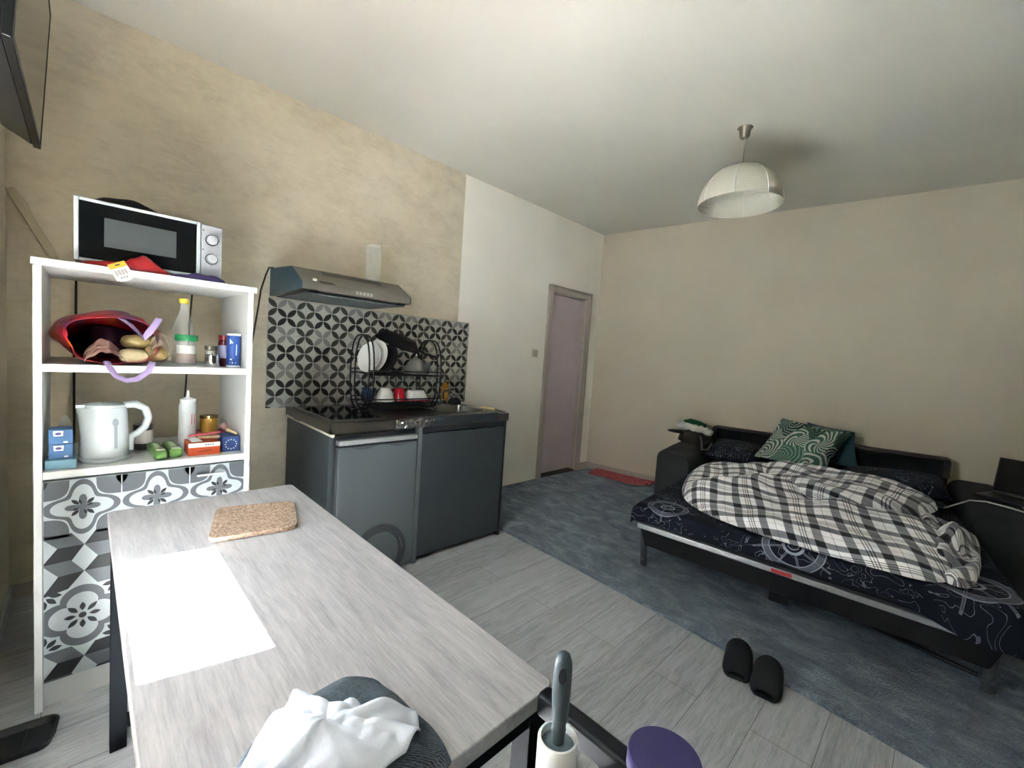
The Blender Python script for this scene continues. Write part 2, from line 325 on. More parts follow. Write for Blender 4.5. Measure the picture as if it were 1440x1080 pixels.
w.box(WX0, WX1, yb0, yb1, 1.365, 1.40); w.box(2.345, WX1, yb0, yb1, 1.60, WZ1).box(2.345, WX1, yb0, yb1, WZ0, 1.365); w.box(WX0, WX1, YN-0.1, YN+0.02, WZ0-0.03, WZ0)  # wide mullion and solid panels are unseen, added to block sun
struct(w.build('window_1', TAUPE, bevel=0.003), 'taupe window frame with a transom and added sun-blocking panels, casements open')
def base(name, a, b, z, mat, lbl, M=None):
    struct(MB(M).box(a[0], b[0], a[1], b[1], 0, z).build(name, mat, bevel=0.003), lbl, 'baseboard')
w = MB().box(0, 0.012, YN, -3.62, 0, 0.06).box(0, 0.012, -0.185, -0.005, 0, 0.075)
struct(w.build('baseboard_left', TAUPE, bevel=0.003), 'low taupe baseboard of the kitchen wall', 'baseboard')
struct(MB(BED).box(0.0, 4.5, 0, 0.012, 0, 0.075).build('baseboard_back', TAUPE, bevel=0.003), 'low taupe baseboard along the back wall', 'baseboard')
struct(MB().box(0.0, 1.60, YN, YN+0.012, 0, 0.06).build('baseboard_front', WHITE, bevel=0.003), 'white baseboard of the window wall', 'baseboard')
# door
dr = thing('door_1', 'narrow mauve grey door in a taupe frame beside the corner', 'door', (0, -0.56, 0)); dr['kind'] = 'structure'
w = MB()
w.box(-0.0, 0.022, -0.935, DY0, 0, DZ+0.07).box(0, 0.022, DY1, -0.185, 0, DZ+0.07).box(0, 0.022, DY0, DY1, DZ, DZ+0.07)
w.box(-0.1, 0.0, DY0, DY0+0.012, 0, DZ).box(-0.1, 0.0, DY1-0.012, DY1, 0, DZ).box(-0.1, 0, DY0, DY1, DZ-0.012, DZ)
w.box(0.022, 0.034, -0.935, -0.915, 0, DZ+0.07).box(0.022, 0.034, -0.205, -0.185, 0, DZ+0.07).box(0.022, 0.034, -0.935, -0.185, DZ+0.05, DZ+0.07)
w.build('door_frame', TAUPE, dr, bevel=0.003)
MB().box(-0.075, -0.04, DY0+0.014, DY1-0.014, 0.03, DZ-0.014).build('door_leaf', MAUVE, dr, bevel=0.002)
MB().box(-0.1, 0.02, DY0+0.012, DY1-0.012, 0, 0.012).build('threshold', BROWNBLK, dr)
sw = thing('light_switch', 'small square light switch on the cream wall beside the door', 'switch', (0, -1.08, 1.30))
MB().box(0.0006, 0.010, -1.122, -1.040, 1.305, 1.387).build('switch_plate', pm('switch_beige', 'cfc9b8', 0.4), sw, bevel=0.003)
MB().box(0.0102, 0.016, -1.106, -1.056, 1.318, 1.374).build('rocker', pm('rocker_beige', 'b8b2a2', 0.4), sw, bevel=0.002)
st = MB(); p0, p1 = Vector((0.008, -4.628, 1.90)), Vector((0.008, -4.465, 1.562)); t = (p1-p0).normalized(); q = Vector((0, t.z, -t.y))*0.016
st.prism([p0-q, p1-q, p1+q, p0+q], (0.014, 0, 0))
tag(st.build('cable_trunking', pm('trunking', 'b8ad94', 0.5), bevel=0.003), 'slanting beige cable trunking strip on the wall left of the microwave', 'cable cover')

# rug
RZ = 0.016
w = MB(); loop = [(0.03, -2.165), (0.774, -2.178), (1.492, -2.207), (2.346, -2.267), (2.994, -2.345), (3.98, -2.46), (3.98, 0.38), (2.0, 0.165), (0.9, 0.07), (0.30, -0.005), (0.06, -0.06), (0.035, -0.9)]
w.prism([(x, y, 0.0005) for x, y in loop], (0, 0, RZ))
tag(w.build('rug', RUGM, bevel=0.006), 'large shaggy blue grey rug covering the floor under the bed', 'rug')
def cloth_patch(mb, pts, z0, fn, nu=30, nv=16, uvscale=1.0):   # bilinear patch (4 corners) with height fn
    a, b, c, d = [Vector(p + (0,)) for p in pts]
    def f(u, v):
        p = a.lerp(b, u).lerp(d.lerp(c, u), v); return (p.x, p.y, z0 + fn(u, v, p))
    return mb.grid(f, nu, nv, uvf=lambda u, v: (u*uvscale, v*uvscale))
w = MB(BED)
cloth_patch(w, [(0.16, 0.03), (0.93, 0.04), (0.87, 0.33), (0.20, 0.31)], RZ+0.004, lambda u, v, p: 0.004 + 0.016*abs(noise.noise(Vector((p.x*9, p.y*9, 3)))) + (0.03*max(0, u-0.8)*5*abs(math.sin(v*9))), 40, 18)
tag(w.build('bath_mat', m_checker('red_white_pattern', 'a8323c', 'c46f72', 34), smooth=180, solid=0.008), 'crumpled red patterned mat on the rug along the back wall', 'mat')

# ------------------------------------------------------------------ splashback
sp = MB(); Y0, Y1, Z0, Z1 = -3.577, -1.972, 0.868, 1.568
sp.box(0.0006, 0.008, Y0, Y1, Z0, Z1, 0)
PY, PZ = 0.2285, 0.2265; cy0, cz0 = -3.467, 1.450
def petal(mb, ya, za, yb, zb, x, m):
    a = Vector((0, ya, za)); b = Vector((0, yb, zb)); d = b - a; nrm = Vector((0, -d.z, d.y)); pts = []
    for k in range(9):
        t = 0.03 + 0.94*k/8; pts.append(a + d*t + nrm*0.205*math.sin(PI*t)**0.85)
    for k in range(7, 0, -1):
        t = 0.03 + 0.94*k/8; pts.append(a + d*t - nrm*0.205*math.sin(PI*t)**0.85)
    pts = [(x, min(max(p.y, Y0+0.001), Y1-0.001), min(max(p.z, Z0+0.001), Z1-0.001)) for p in pts]
    if max(p[1] for p in pts)-min(p[1] for p in pts) < 0.008 or max(p[2] for p in pts)-min(p[2] for p in pts) < 0.008: return
    mb.poly(pts, m)
for i in range(-2, 16):
    for j in range(-6, 3):
        yc, zc = cy0 + i*PY/2, cz0 + j*PZ/2
        m = 1 if (i % 2 == 0 and j % 2 == 0) else (3 if (i % 2 == 0) else 2)
        for sy in (-1, 1):
            for sz in (-1, 1):
                ya, za, yb, zb = yc, zc, yc + sy*PY/4, zc + sz*PZ/4
                if not (Y0-0.03 < (ya+yb)/2 < Y1+0.03 and Z0-0.03 < (za+zb)/2 < Z1+0.03): continue
                petal(sp, ya, za, yb, zb, 0.0088, m)
for i in range(-1, 8):
    y = cy0 + (i+0.5)*PY
    if Y0 < y < Y1: sp.box(0.008, 0.0084, y-0.0012, y+0.0012, Z0, Z1, 4)
for j in range(-4, 2):
    z = cz0 + (j+0.5)*PZ
    if Z0 < z < Z1: sp.box(0.008, 0.0084, Y0, Y1, z-0.0012, z+0.0012, 4)
o = sp.build('splashback', [pm('tile_white', 'bcbcb3', 0.35), pm('tile_black', '1d1f1c', 0.35), pm('tile_olive_grey', '3f4039', 0.35), pm('tile_light_grey', '8b8a86', 0.35), pm('tile_joint', '9b9a92', 0.6)], fix=False)
tag(o, 'tiled splashback of black and grey petal circles above the kitchenette', 'splashback')

# ------------------------------------------------------------------ kitchenette
cab = thing('kitchen_cabinet', 'dark grey kitchenette base cabinet under the steel worktop', 'cabinet', (0.5, -2.87, 0))
w = MB(); w.box(0.17, 0.822, -3.496, -3.474, 0.0, 0.835).box(0.17, 0.80, -2.262, -2.244, 0.0, 0.86).box(0.17, 0.80, -2.975, -2.957, 0.0, 0.85).box(0.17, 0.19, -3.474, -2.262, 0.0, 0.84).box(0.17, 0.78, -2.957, -2.262, 0.05, 0.07).box(0.74, 0.76, -2.957, -2.262, 0.0, 0.05)
w.build('carcass', DARKGREY, cab, bevel=0.002)
MB().box(0.812, 0.838, -2.945, -2.268, 0.035, 0.80).build('front_panel', pm('dark_front_panel', '3a4043', 0.45), cab, bevel=0.003)
MB().box(0.80, 0.836, -2.945, -2.268, 0.806, 0.852).build('top_rail', pm('black_rail', '202326', 0.5), cab, bevel=0.003)
MB().box(0.80, 0.84, -2.972, -2.948, 0.0, 0.845).build('divider', pm('grey_divider', '5b6063', 0.45), cab, bevel=0.002)
MB().box(0.80, 0.836, -2.262, -2.244, 0.0, 0.855).build('end_strip', pm('end_strip_black', '1c1f21', 0.5), cab, bevel=0.002)
fr = thing('kitchen_appliance', 'grey under-counter appliance with a round ring low on its front', 'appliance', (0.5, -3.22, 0))
MB().box(0.20, 0.80, -3.468, -2.98, 0.0, 0.825).build('body', pm('appliance_body', '3d4143', 0.5), fr, bevel=0.004)
dp = MB(); dp.box(0.803, 0.842, -3.455, -2.982, 0.02, 0.765)
dp.build('door', APPL, fr, bevel=0.005)
MB().box(0.803, 0.846, -3.455, -2.982, 0.775, 0.802).build('top_edge', pm('appliance_edge', 'a5a9aa', 0.35, 0.4), fr, bevel=0.004)
g = MB(); 
g.prism([(0.8425, -3.40 + 0.17*k/10, 0.764 - 0.018*math.sin(PI*k/10)) for k in range(11)], (0.003, 0, 0), 0)
g.prism([(0.8425, -3.20 + 0.19*k/10, 0.764 - 0.018*math.sin(PI*k/10)) for k in range(11)], (0.003, 0, 0), 0)
g.build('grip_recess', pm('grip_dark', '4b5053', 0.5), fr)
g = MB(); n = 64
for ra, rb, xa, m in ((0.128, 0.168, 0.852, 0),):
    rings = [[(x, -3.20 + r*math.cos(2*PI*i/n), 0.13 + r*math.sin(2*PI*i/n)) for i in range(n)] for x, r in ((0.843, rb+0.004), (xa, rb), (xa+0.002, (ra+rb)/2), (xa, ra), (0.843, ra-0.004))]
    rings = [[(x, y, max(z, 0.022)) for x, y, z in r] for r in rings]
    g.loft(rings, m, False)
g.build('ring', pm('ring_dark_grey', '3e4346', 0.35), fr, smooth=40)
g = MB(); g.tube([(0.856, -3.20 + 0.139*math.cos(a), 0.13 + 0.139*math.sin(a)) for a in [0.05+0.03*k for k in range(18)]], 0.0018, 6)
g.build('chrome_accent', CHROME, fr)
# worktop with sink hole
wt = thing('worktop', 'dark steel kitchenette worktop with built-in sink', 'worktop', (0.53, -2.87, 0.84))
ZT = 0.895
w = MB(); X0, X1, WY0, WY1 = 0.16, 0.848, -3.503, -2.238; sx0, sx1, sy0, sy1 = 0.36, 0.70, -2.68, -2.31
w.box(X0, sx0, WY0, WY1, 0.862, ZT).box(sx1, X1, WY0, WY1, 0.862, ZT).box(sx0, sx1, WY0, sy0, 0.862, ZT).box(sx0, sx1, sy1, WY1, 0.862, ZT)
w.box(X1-0.02, X1, WY0, WY1, 0.842, 0.8622); w.box(X0, X1, WY0, WY0+0.012, 0.842, 0.8622)
w.build('top', DSTEEL, wt)
w = MB(); rr = []
def rrect(x0, x1, y0, y1, z, r, n=5):
    pts = []
    for cx, cy, a0 in ((x1-r, y1-r, 0), (x0+r, y1-r, PI/2), (x0+r, y0+r, PI), (x1-r, y0+r, 1.5*PI)):
        for k in range(n+1): a = a0 + PI/2*k/n; pts.append((cx + r*math.cos(a), cy + r*math.sin(a), z))
    return pts
rings = [rrect(sx0-0.012, sx1+0.012, sy0-0.012, sy1+0.012, ZT+0.003, 0.06), rrect(sx0+0.005, sx1-0.005, sy0+0.005, sy1-0.005, ZT+0.001, 0.055), rrect(sx0+0.012, sx1-0.012, sy0+0.012, sy1-0.012, ZT-0.12, 0.05), rrect(sx0+0.04, sx1-0.04, sy0+0.04, sy1-0.04, ZT-0.14, 0.04)]
w.loft(rings, 0, False); R = [w.add(p) for p in rings[-1]]; w.face(R)
w.build('sink_basin', pm('sink_steel', 'a5a39c', 0.25, 0.85), wt, smooth=50)
w = MB(); w.cyl((0.27, -2.40, ZT), (0.27, -2.40, ZT+0.03), 0.024).tube([(0.27, -2.40, ZT+0.02), (0.27, -2.40, ZT+0.075), (0.29, -2.405, ZT+0.10), (0.36, -2.42, ZT+0.115), (0.43, -2.43, ZT+0.11), (0.45, -2.432, ZT+0.09)], 0.010, 10)
w.tube([(0.27, -2.40, ZT+0.085), (0.27, -2.35, ZT+0.12), (0.30, -2.31, ZT+0.125)], 0.006, 8)
w.build('tap', CHROME, wt, smooth=50)
w = MB(); w.hexa([(0.845, -3.50, 0.828), (0.849, -3.485, 0.822), (0.165, -3.506, 0.838), (0.165, -3.500, 0.836), (0.852, -3.508, 0.842), (0.852, -3.48, 0.84), (0.165, -3.508, 0.852), (0.165, -3.50, 0.85)])
tag(w.build('edge_strip', pm('cream_tape', 'd2cec0', 0.6), wt), 'loose cream edge strip')
w = MB()
def foil(u, v):
    y = -3.14 + 0.26*u; x = 0.845 + 0.012*math.sin(v*3) ; z = 0.845 + 0.045*v + 0.014*noise.noise(Vector((u*9, v*7, 1)))
    return (x + 0.012*abs(noise.noise(Vector((u*13, v*9, 5))))+0.004, y, z)
w.grid(foil, 30, 8); w.build('peeling_foil', pm('foil', '9a9a98', 0.22, 0.9), wt, solid=0.001)
w = MB()
def film(u, v):
    y = -2.96 + 0.62*u; hh = (0.022 + 0.03*math.sin(PI*min(1, u*1.2)))
    return (0.853 + 0.006*noise.noise(Vector((u*6, v*4, 2))) - 0.09*max(0, v-0.75)*4*0.25, y, 0.85 + (ZT+0.006-0.85)*min(1, v/0.75) + 0.004*noise.noise(Vector((u*8, v*5, 8))))
w.grid(film, 40, 8); tag(w.build('dark_film', pm('dark_blue_film', '2b3036', 0.4), wt, smooth=180, solid=0.001), 'dark film curling over the front edge')
hb = thing('ceramic_hob', 'black glass hob set in the left half of the worktop', 'hob', (0.5, -3.3, ZT))
MB().box(0.24, 0.80, -3.47, -3.182, ZT+0.0006, ZT+0.010).build('glass_plate', pm('hob_glass', '1a1a19', 0.07), hb, bevel=0.002)
w = MB().box(0.235, 0.81, -3.482, -3.472, ZT+0.0006, ZT+0.013).box(0.802, 0.812, -3.482, -3.178, ZT+0.0006, ZT+0.013)
w.build('steel_edge', STEEL, hb, bevel=0.001)

# range hood
hd = thing('range_hood', 'slim steel range hood with dark blue side above the splashback', 'range hood', (0.28, -3.24, 1.575))
HY0, HY1 = -3.57, -2.905
prof = [(0.003, 1.575), (0.003, 1.745), (0.395, 1.722), (0.56, 1.628), (0.56, 1.588)]
w = MB(); w.prism([(x, HY0+0.004, z) for x, z in prof], (0, HY1-HY0-0.008, 0)); w.build('body', pm('hood_steel', '7d7972', 0.38, 0.55), hd, bevel=0.003)
for y, nm in ((HY0, 'side_panel'), (HY1-0.004, 'side_panel')):
    w = MB(); w.prism([(x, y, z) for x, z in prof], (0, 0.004, 0)); w.build(nm, pm('hood_blue_film', '2c5266', 0.3), hd)
w = MB().box(0.05, 0.53, HY0+0.03, HY1-0.03, 1.568, 1.5745); w.build('filter', pm('hood_filter', '6d7478', 0.4, 0.6), hd)
w = MB(); nx, nz = 0.094, 0.165
def slant(t, y, off=0.001): return Vector((0.395+0.165*t + off*0.5, y, 1.722-0.094*t + off))
for k in range(26):
    y = -3.42 + k*0.0142
    w.poly([slant(0.10, y, .0012), slant(0.10, y+0.008, .0012), slant(0.36, y+0.012, .0012), slant(0.36, y+0.004, .0012)])
w.build('vent_slots', BLACKPL, hd)
w = MB(); 
for k in range(5): y = -3.27 + k*0.022; w.box(0.5605, 0.566, y, y+0.014, 1.598, 1.616)
w.build('buttons', pm('hood_button', 'a9a69f', 0.4), hd)
w = MB(); c0 = slant(0.86, -3.495, 0.002); w.cyl(c0, c0 + Vector((0.004, 0, 0.007)), 0.011, n=20); w.build('lamp_spot', pm('white_knob', 'f4f2ea', 0.3), hd, smooth=40)
w = MB(); c0 = slant(0.9, -3.455, 0.002); w.prism([slant(0.84, -3.47, .0015), slant(0.84, -3.40, .0015), slant(0.97, -3.385, .0015), slant(0.97, -3.47, .0015)], (0.0008, 0, 0.0012)); w.build('badge', pm('badge_dark', '3b3833', 0.5), hd)
for y in (HY0+0.045, HY1-0.085): MB().box(0.53, 0.568, y, y+0.04, 1.572, 1.585).build('corner_clip', BLACKPL, hd, bevel=0.002)
gl = MB(); gl.lathe([(0.001, 0.0), (0.046, 0.0), (0.050, 0.004), (0.050, 0.245), (0.047, 0.245), (0.047, 0.012), (0.001, 0.010)], (0.22, -3.0, 1.7375), 32)
tag(gl.build('glass_cylinder', GLASS, smooth=40), 'tall clear glass cylinder standing on the range hood', 'glass')
w = MB(); pts = [(0.03, -3.56, 1.747), (0.035, -3.585, 1.745), (0.03, -3.60, 1.70), (0.012, -3.622, 1.60), (0.012, -3.632, 1.504), (0.012, -3.66, 1.286), (0.012, -3.68, 1.10), (0.012, -3.70, 0.8)]
tag(w.tube(pts, 0.005, 8).build('hood_cord', pm('brown_cord', '3a342c', 0.5), smooth=60), 'dark power cord hanging from the left end of the range hood', 'cord')

# ------------------------------------------------------------------ white shelf unit
SX0, SX1, SY0, SY1 = 0.50, 0.985, -4.51, -3.89
sh = thing('shelf_unit', 'tall white shelf unit with patterned cupboard door', 'shelf', (0.74, -4.2, 0))
for y in (SY0+0.004, SY1-0.024): MB().box(SX0, SX1-0.002, y, y+0.02, 0, 1.487).build('side_panel', WHITE, sh, bevel=0.002)
MB().box(SX0-0.004, SX1+0.004, SY0, SY1+0.006, 1.4875, 1.511).build('top_board', WHITE, sh, bevel=0.002)
for z in (1.150, 0.795): MB().box(SX0, SX1-0.003, SY0+0.0242, SY1-0.0242, z, z+0.026).build('shelf_board', WHITE, sh, bevel=0.0015)
MB().box(SX0+0.02, SX1-0.03, SY0+0.0242, SY1-0.0242, 0.0, 0.09).build('plinth', WHITE, sh)
MB().box(SX0, SX0+0.012, SY0+0.0242, SY1-0.0242, 0.1, 0.79).build('lower_back', WHITE, sh)
# door with cement-tile sticker pattern
DYA, DYB, DZA, DZB = SY0+0.0255, SY1-0.002, 0.097, 0.788
d = MB(); d.box(SX1-0.022, SX1-0.003, DYA, DYB, DZA, DZB, 0)
def clip(pts):
    def half(P, f):
        out = []
        for i in range(len(P)):
            a, b = P[i-1], P[i]; fa, fb = f(a), f(b)
            if fa >= 0 > fb or fb >= 0 > fa: t = fa/(fa-fb); out.append((a[0]+(b[0]-a[0])*t, a[1]+(b[1]-a[1])*t))
            if fb >= 0: out.append(b)
        return out
    for f in (lambda p: p[0]-DYA-0.001, lambda p: DYB-0.001-p[0], lambda p: p[1]-DZA-0.001, lambda p: DZB-0.001-p[1]):
        pts = half(pts, f)
        if len(pts) < 3: return []
    return pts
LAY = [0]
def dpoly(pts, m, lay):
    pts = clip(pts)
    if len(pts) >= 3: d.poly([(SX1-0.003+0.0002*lay, y, z) for y, z in pts], m)
T = 0.1965
def polar(cy, cz, fn, n=72, rot=0): return [(cy + fn(a)*math.cos(a+rot), cz + fn(a)*math.sin(a+rot)) for a in [2*PI*i/n for i in range(n)]]
def leafp(cy, cz, ang, r0, r1, wd, m, lay, n=7):
    pts = []; ca, sa = math.cos(ang), math.sin(ang)
    for k in range(n+1): t = k/n; r = r0+(r1-r0)*t; q = wd*math.sin(PI*t); pts.append((cy + r*ca - q*sa, cz + r*sa + q*ca))
    for k in range(n-1, 0, -1): t = k/n; r = r0+(r1-r0)*t; q = -wd*math.sin(PI*t); pts.append((cy + r*ca - q*sa, cz + r*sa + q*ca))
    dpoly(pts, m, lay)
def flowerA(yc, zc):      # pointed quatrefoil tile
    h = T/2
    for sy in (-1, 1):
        for sz in (-1, 1):
            pts = [(yc+sy*h, zc+sz*h)] + [(yc + sy*(h - 0.066*math.cos(PI/2*k/8)**0.6), zc + sz*(h - 0.066*math.sin(PI/2*k/8)**0.6)) for k in range(9)]
            dpoly(pts, 1, 1)
            if sz > 0: leafp(yc+sy*h, zc+sz*h-0.002, -PI/2, -0.03, 0.034, 0.016, 2, 2)
    q = lambda R, lo: (lambda a: R*(lo + (1-lo)*abs(math.cos(2*a))**2.2))
    dpoly(polar(yc, zc, q(0.096, 0.60)), 1, 2); dpoly(polar(yc, zc, q(0.078, 0.58)), 0, 3)
    dpoly(polar(yc, zc, q(0.044, 0.26)), 1, 4)
    for k in range(8):
        if k % 2: leafp(yc, zc, k*PI/4, 0.012, 0.040, 0.006, 2, 5)
        else: leafp(yc, zc, k*PI/4+0.35, 0.010, 0.028, 0.004, 2, 5)
def flowerB(yc, zc):      # rounded quatrefoil tile with eight black petals
    q = lambda R, lo: (lambda a: R*(lo + (1-lo)*abs(math.cos(2*a))**0.8))
    dpoly(polar(yc, zc, q(0.108, 0.72)), 1, 2); dpoly(polar(yc, zc, q(0.082, 0.66)), 0, 3)
    for k in range(8): leafp(yc, zc, k*PI/4 + PI/8*0, 0.016, 0.052 if k % 2 else 0.046, 0.0075, 2, 4)
    dpoly(polar(yc, zc, lambda a: 0.010), 2, 4)
    for sy in (-1, 1):
        for sz in (-1, 1):
            for k in range(3):
                a = math.atan2(-sz, -sy) + (k-1)*0.6; leafp(yc+sy*T/2, zc+sz*T/2, a, 0.016, 0.05, 0.008, 2, 3)
def cubes(yc, z0):        # tumbling blocks, one tile with its top at z0
    Q = [(1, ((0,-.04), (.36,-.06), (.52,.18), (.19,.18))), (2, ((.19,.18), (.52,.18), (.36,.44), (.01,.44))), (1, ((.01,.44), (.35,.42), (.52,.66), (.20,.68))), (2, ((.20,.68), (.52,.66), (.32,.93), (0,1.0))),
         (2, ((.52,.18), (.66,-.04), (1.0,-.06), (.86,.18))), (1, ((.52,.18), (.86,.18), (1.0,.42), (.69,.43))), (2, ((.52,.66), (.69,.43), (1.0,.42), (.86,.67))), (1, ((.52,.66), (.86,.67), (1.0,.92), (.69,.93)))]
    for m, q in Q: dpoly([(yc - T/2 + u*T, z0 - v*T) for u, v in q], m, 1)
for c in range(3):
    yc = SY0 + 0.02 + T*(c+0.5) + 0.0
    flowerA(yc, 0.69); 
    z0, z1 = 0.592, 0.592-T
    flowerB(yc, 0.305); cubes(yc, 0.592); cubes(yc, 0.190)
    if c: d.box(SX1-0.003, SX1-0.0014, SY0+0.02+T*c-0.0015, SY0+0.02+T*c+0.0015, DZA, DZB, 3)
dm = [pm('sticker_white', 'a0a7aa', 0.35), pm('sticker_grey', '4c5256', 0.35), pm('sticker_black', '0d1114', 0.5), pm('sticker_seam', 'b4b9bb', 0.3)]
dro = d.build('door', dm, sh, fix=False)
MB().box(SX1-0.001, SX1+0.012, -4.075, -3.985, 0.748, 0.754).build('handle', pm('handle_white', 'e2e6e8', 0.3), dro, bevel=0.002)

# microwave
mw = thing('microwave_oven', 'white microwave oven on top of the shelf unit', 'microwave', (0.76, -4.207, 1.511))
MX0, MX1, MY0, MY1, MZ0, MZ1 = 0.60, 0.915, -4.417, -3.997, 1.526, 1.737
w = MB().box(MX0, MX1, MY0+0.004, MY1, MZ0, MZ1)
for x in (MX0+0.03, MX1-0.04):
    for y in (MY0+0.03, MY1-0.03): w.cyl((x, y, 1.5115), (x, y, MZ0+0.002), 0.012, n=12)
w.build('body', GREYPL, mw, bevel=0.005)
dsp = MY1-0.072
w = MB(); ww = 0.013
w.box(MX1+0.0005, MX1+0.016, MY0, MY0+ww, MZ0, MZ1).box(MX1+0.0005, MX1+0.016, dsp-ww, dsp, MZ0, MZ1).box(MX1+0.0005, MX1+0.016, MY0+ww, dsp-ww, MZ1-0.011, MZ1).box(MX1+0.0005, MX1+0.016, MY0+ww, dsp-ww, MZ0, MZ0+0.011)
df = w.build('door_frame', WHITEPL, mw, bevel=0.003)
g = MB().box(MX1+0.0005, MX1+0.0145, MY0+ww+0.0003, dsp-ww-0.0003, MZ0+0.0113, MZ1-0.0113, 0)
g.poly([(MX1+0.0148, MY0+0.075, MZ0+0.058), (MX1+0.0148, dsp-0.075, MZ0+0.058), (MX1+0.0148, dsp-0.075, MZ1-0.055), (MX1+0.0148, MY0+0.075, MZ1-0.055)], 1)
g.build('door_glass', [BLACKGL, pm('oven_mesh_window', '3d4343', 0.3)], mw, fix=False)
w = MB().box(MX1+0.0005, MX1+0.012, dsp+0.001, MY1, MZ0, MZ1-0.004); cp = w.build('control_panel', pm('panel_grey', '898c90', 0.4), mw, bevel=0.005)
for z in (1.677, 1.603):
    w = MB(); w.cyl((MX1+0.012, -4.033, z), (MX1+0.016, -4.033, z), 0.0215, n=28, m=1); w.cyl((MX1+0.016, -4.033, z), (MX1+0.032, -4.033, z), 0.0185, 0.0165, n=28, m=0)
    w.build('knob', [pm('knob_grey', '999c9f', 0.35), INK], cp, smooth=40)
w = MB()
for z in (1.677, 1.603):
    for k in range(7): a = PI*0.75 + k*PI*0.25; r = 0.027; y, zz = -4.033 + r*math.cos(a), z + r*math.sin(a); w.box(MX1+0.0122, MX1+0.0126, y-0.001, y+0.001, zz-0.001, zz+0.001)
    w.box(MX1+0.0122, MX1+0.0126, -4.063, -4.058, z+0.032, z+0.036)
w.build('dial_marks', INK, cp)
w = MB(); cloth_patch(w, [(0.62, -4.41), (0.84, -4.41), (0.84, -4.16), (0.62, -4.16)], MZ1+0.006, lambda u, v, p: 0.05*math.sin(PI*min(1, max(0, 1.05*(1-v))))*math.sin(PI*min(1, u*1.0))**0.5 * (1 + 0.3*noise.noise(Vector((u*4, v*4, 0)))), 18, 18)
tag(w.build('black_pouch', pm('black_fabric', '141312', 0.9), smooth=180, solid=0.012), 'black fabric pouch lying on top of the microwave', 'pouch')

# generic lumpy body: closed puff over a star-shaped outline
def puff(mb, outline, z0, hf, m=0, nr=14, nt=72, uvf=None, under=0.0, tuck=0.0, exp=2.4):
    n = len(outline); cx = sum(p[0] for p in outline)/n; cy = sum(p[1] for p in outline)/n
    def bnd(t):
        k = t*n; i = int(k) % n; f = k - int(k)
        p = [outline[(i+j-1) % n] for j in range(4)]
        def cr(c):
            a, b, c2, d2 = (q[c] for q in p)
            return 0.5*(2*b + (c2-a)*f + (2*a-5*b+4*c2-d2)*f*f + (3*b-a-3*c2+d2)*f**3)
        return cr(0), cr(1)
    top = []
    for i in range(nr+1):
        r = (i/nr)**0.85 if i else 0.0; row = []
        for j in range(nt):
            bx, by = bnd(j/nt); x = cx + (bx-cx)*r; y = cy + (by-cy)*r
            prof_ = (1 - min(1, r)**exp)**0.5 if r < 1 else 0.0
            z = z0 + hf(x, y, r)*prof_ + (0.0)
            row.append(mb.add((x, y, z), uvf(x, y, r, z-z0) if uvf else None))
            if i == 0: row = row*nt; break
        top.append(row)
    for i in range(nr):
        for j in range(nt):
            k = (j+1) % nt
            if i == 0: mb.face((top[0][0], top[1][j], top[1][k]), m)
            else: mb.face((top[i][j], top[i+1][j], top[i+1][k], top[i][k]), m)
    bot = []
    for j in range(nt):
        bx, by = bnd(j/nt); bot.append(mb.add((cx + (bx-cx)*(1-tuck), cy + (by-cy)*(1-tuck), z0 - under), uvf(bx, by, 1, 0) if uvf else None))
    for j in range(nt): k = (j+1) % nt; mb.face((top[nr][j], bot[j], bot[k], top[nr][k]), m)
    mb.face(bot[::-1], m)
    return mb
def nz(x, y, s=1, k=0.0): return noise.noise(Vector((x*s, y*s, k)))
rb = thing('red_packet', 'crumpled red packet with a hang tag in front of the microwave', 'packet', (0.955, -4.28, 1.511))
w = MB(); puff(w, [(0.942, -4.395), (0.936, -4.30), (0.938, -4.20), (0.945, -4.165), (0.972, -4.17), (0.980, -4.24), (0.982, -4.32), (0.978, -4.39)], 1.5125, lambda x, y, r: 0.022 + 0.036*math.exp(-((y+4.235)/0.045)**2) + 0.006*nz(x, y, 60, 2), exp=2.0)
w.build('packet_body', pm('red_foil', '7d1015', 0.35, var=0.35, vscale=25), rb, smooth=180)
w = MB()
R0 = Matrix.Translation((0.9905, -4.315, 1.528)) @ Matrix.Rotation(0.5, 4, 'X'); w.M = R0
out = [(0, -0.026, -0.055), (0, -0.016, -0.062), (0, 0.0, -0.064), (0, 0.016, -0.062), (0, 0.026, -0.055), (0, 0.024, 0.0), (0, -0.024, 0.0)]
w.prism(out, (0.0008, 0, 0), 0)
w.poly([(0.0012, -0.024, -0.018), (0.0012, 0.024, -0.018), (0.0012, 0.024, 0), (0.0012, -0.024, 0)], 1)
for k in range(11): y = -0.016 + k*0.003; w.poly([(0.0013, y, -0.042), (0.0013, y+0.0008+0.0008*(k % 3 == 0), -0.042), (0.0013, y+0.0008+0.0008*(k % 3 == 0), -0.024), (0.0013, y, -0.024)], 2)
for k in range(3): w.poly([(0.0013, -0.012+k*0.008, -0.052), (0.0013, -0.007+k*0.008, -0.052), (0.0013, -0.007+k*0.008, -0.049), (0.0013, -0.012+k*0.008, -0.049)], 2)
w.poly([(0.0013, 0.0-0.006, -0.010), (0.0013, 0.008, -0.010), (0.0013, 0.008, -0.006), (0.0013, -0.006, -0.006)], 2)
tag(w.build('hang_tag', [pm('tag_white', 'a6a6a4', 0.6), pm('tag_yellow', 'a5851d', 0.5), INK], rb, fix=False), 'white and yellow tag with barcode')
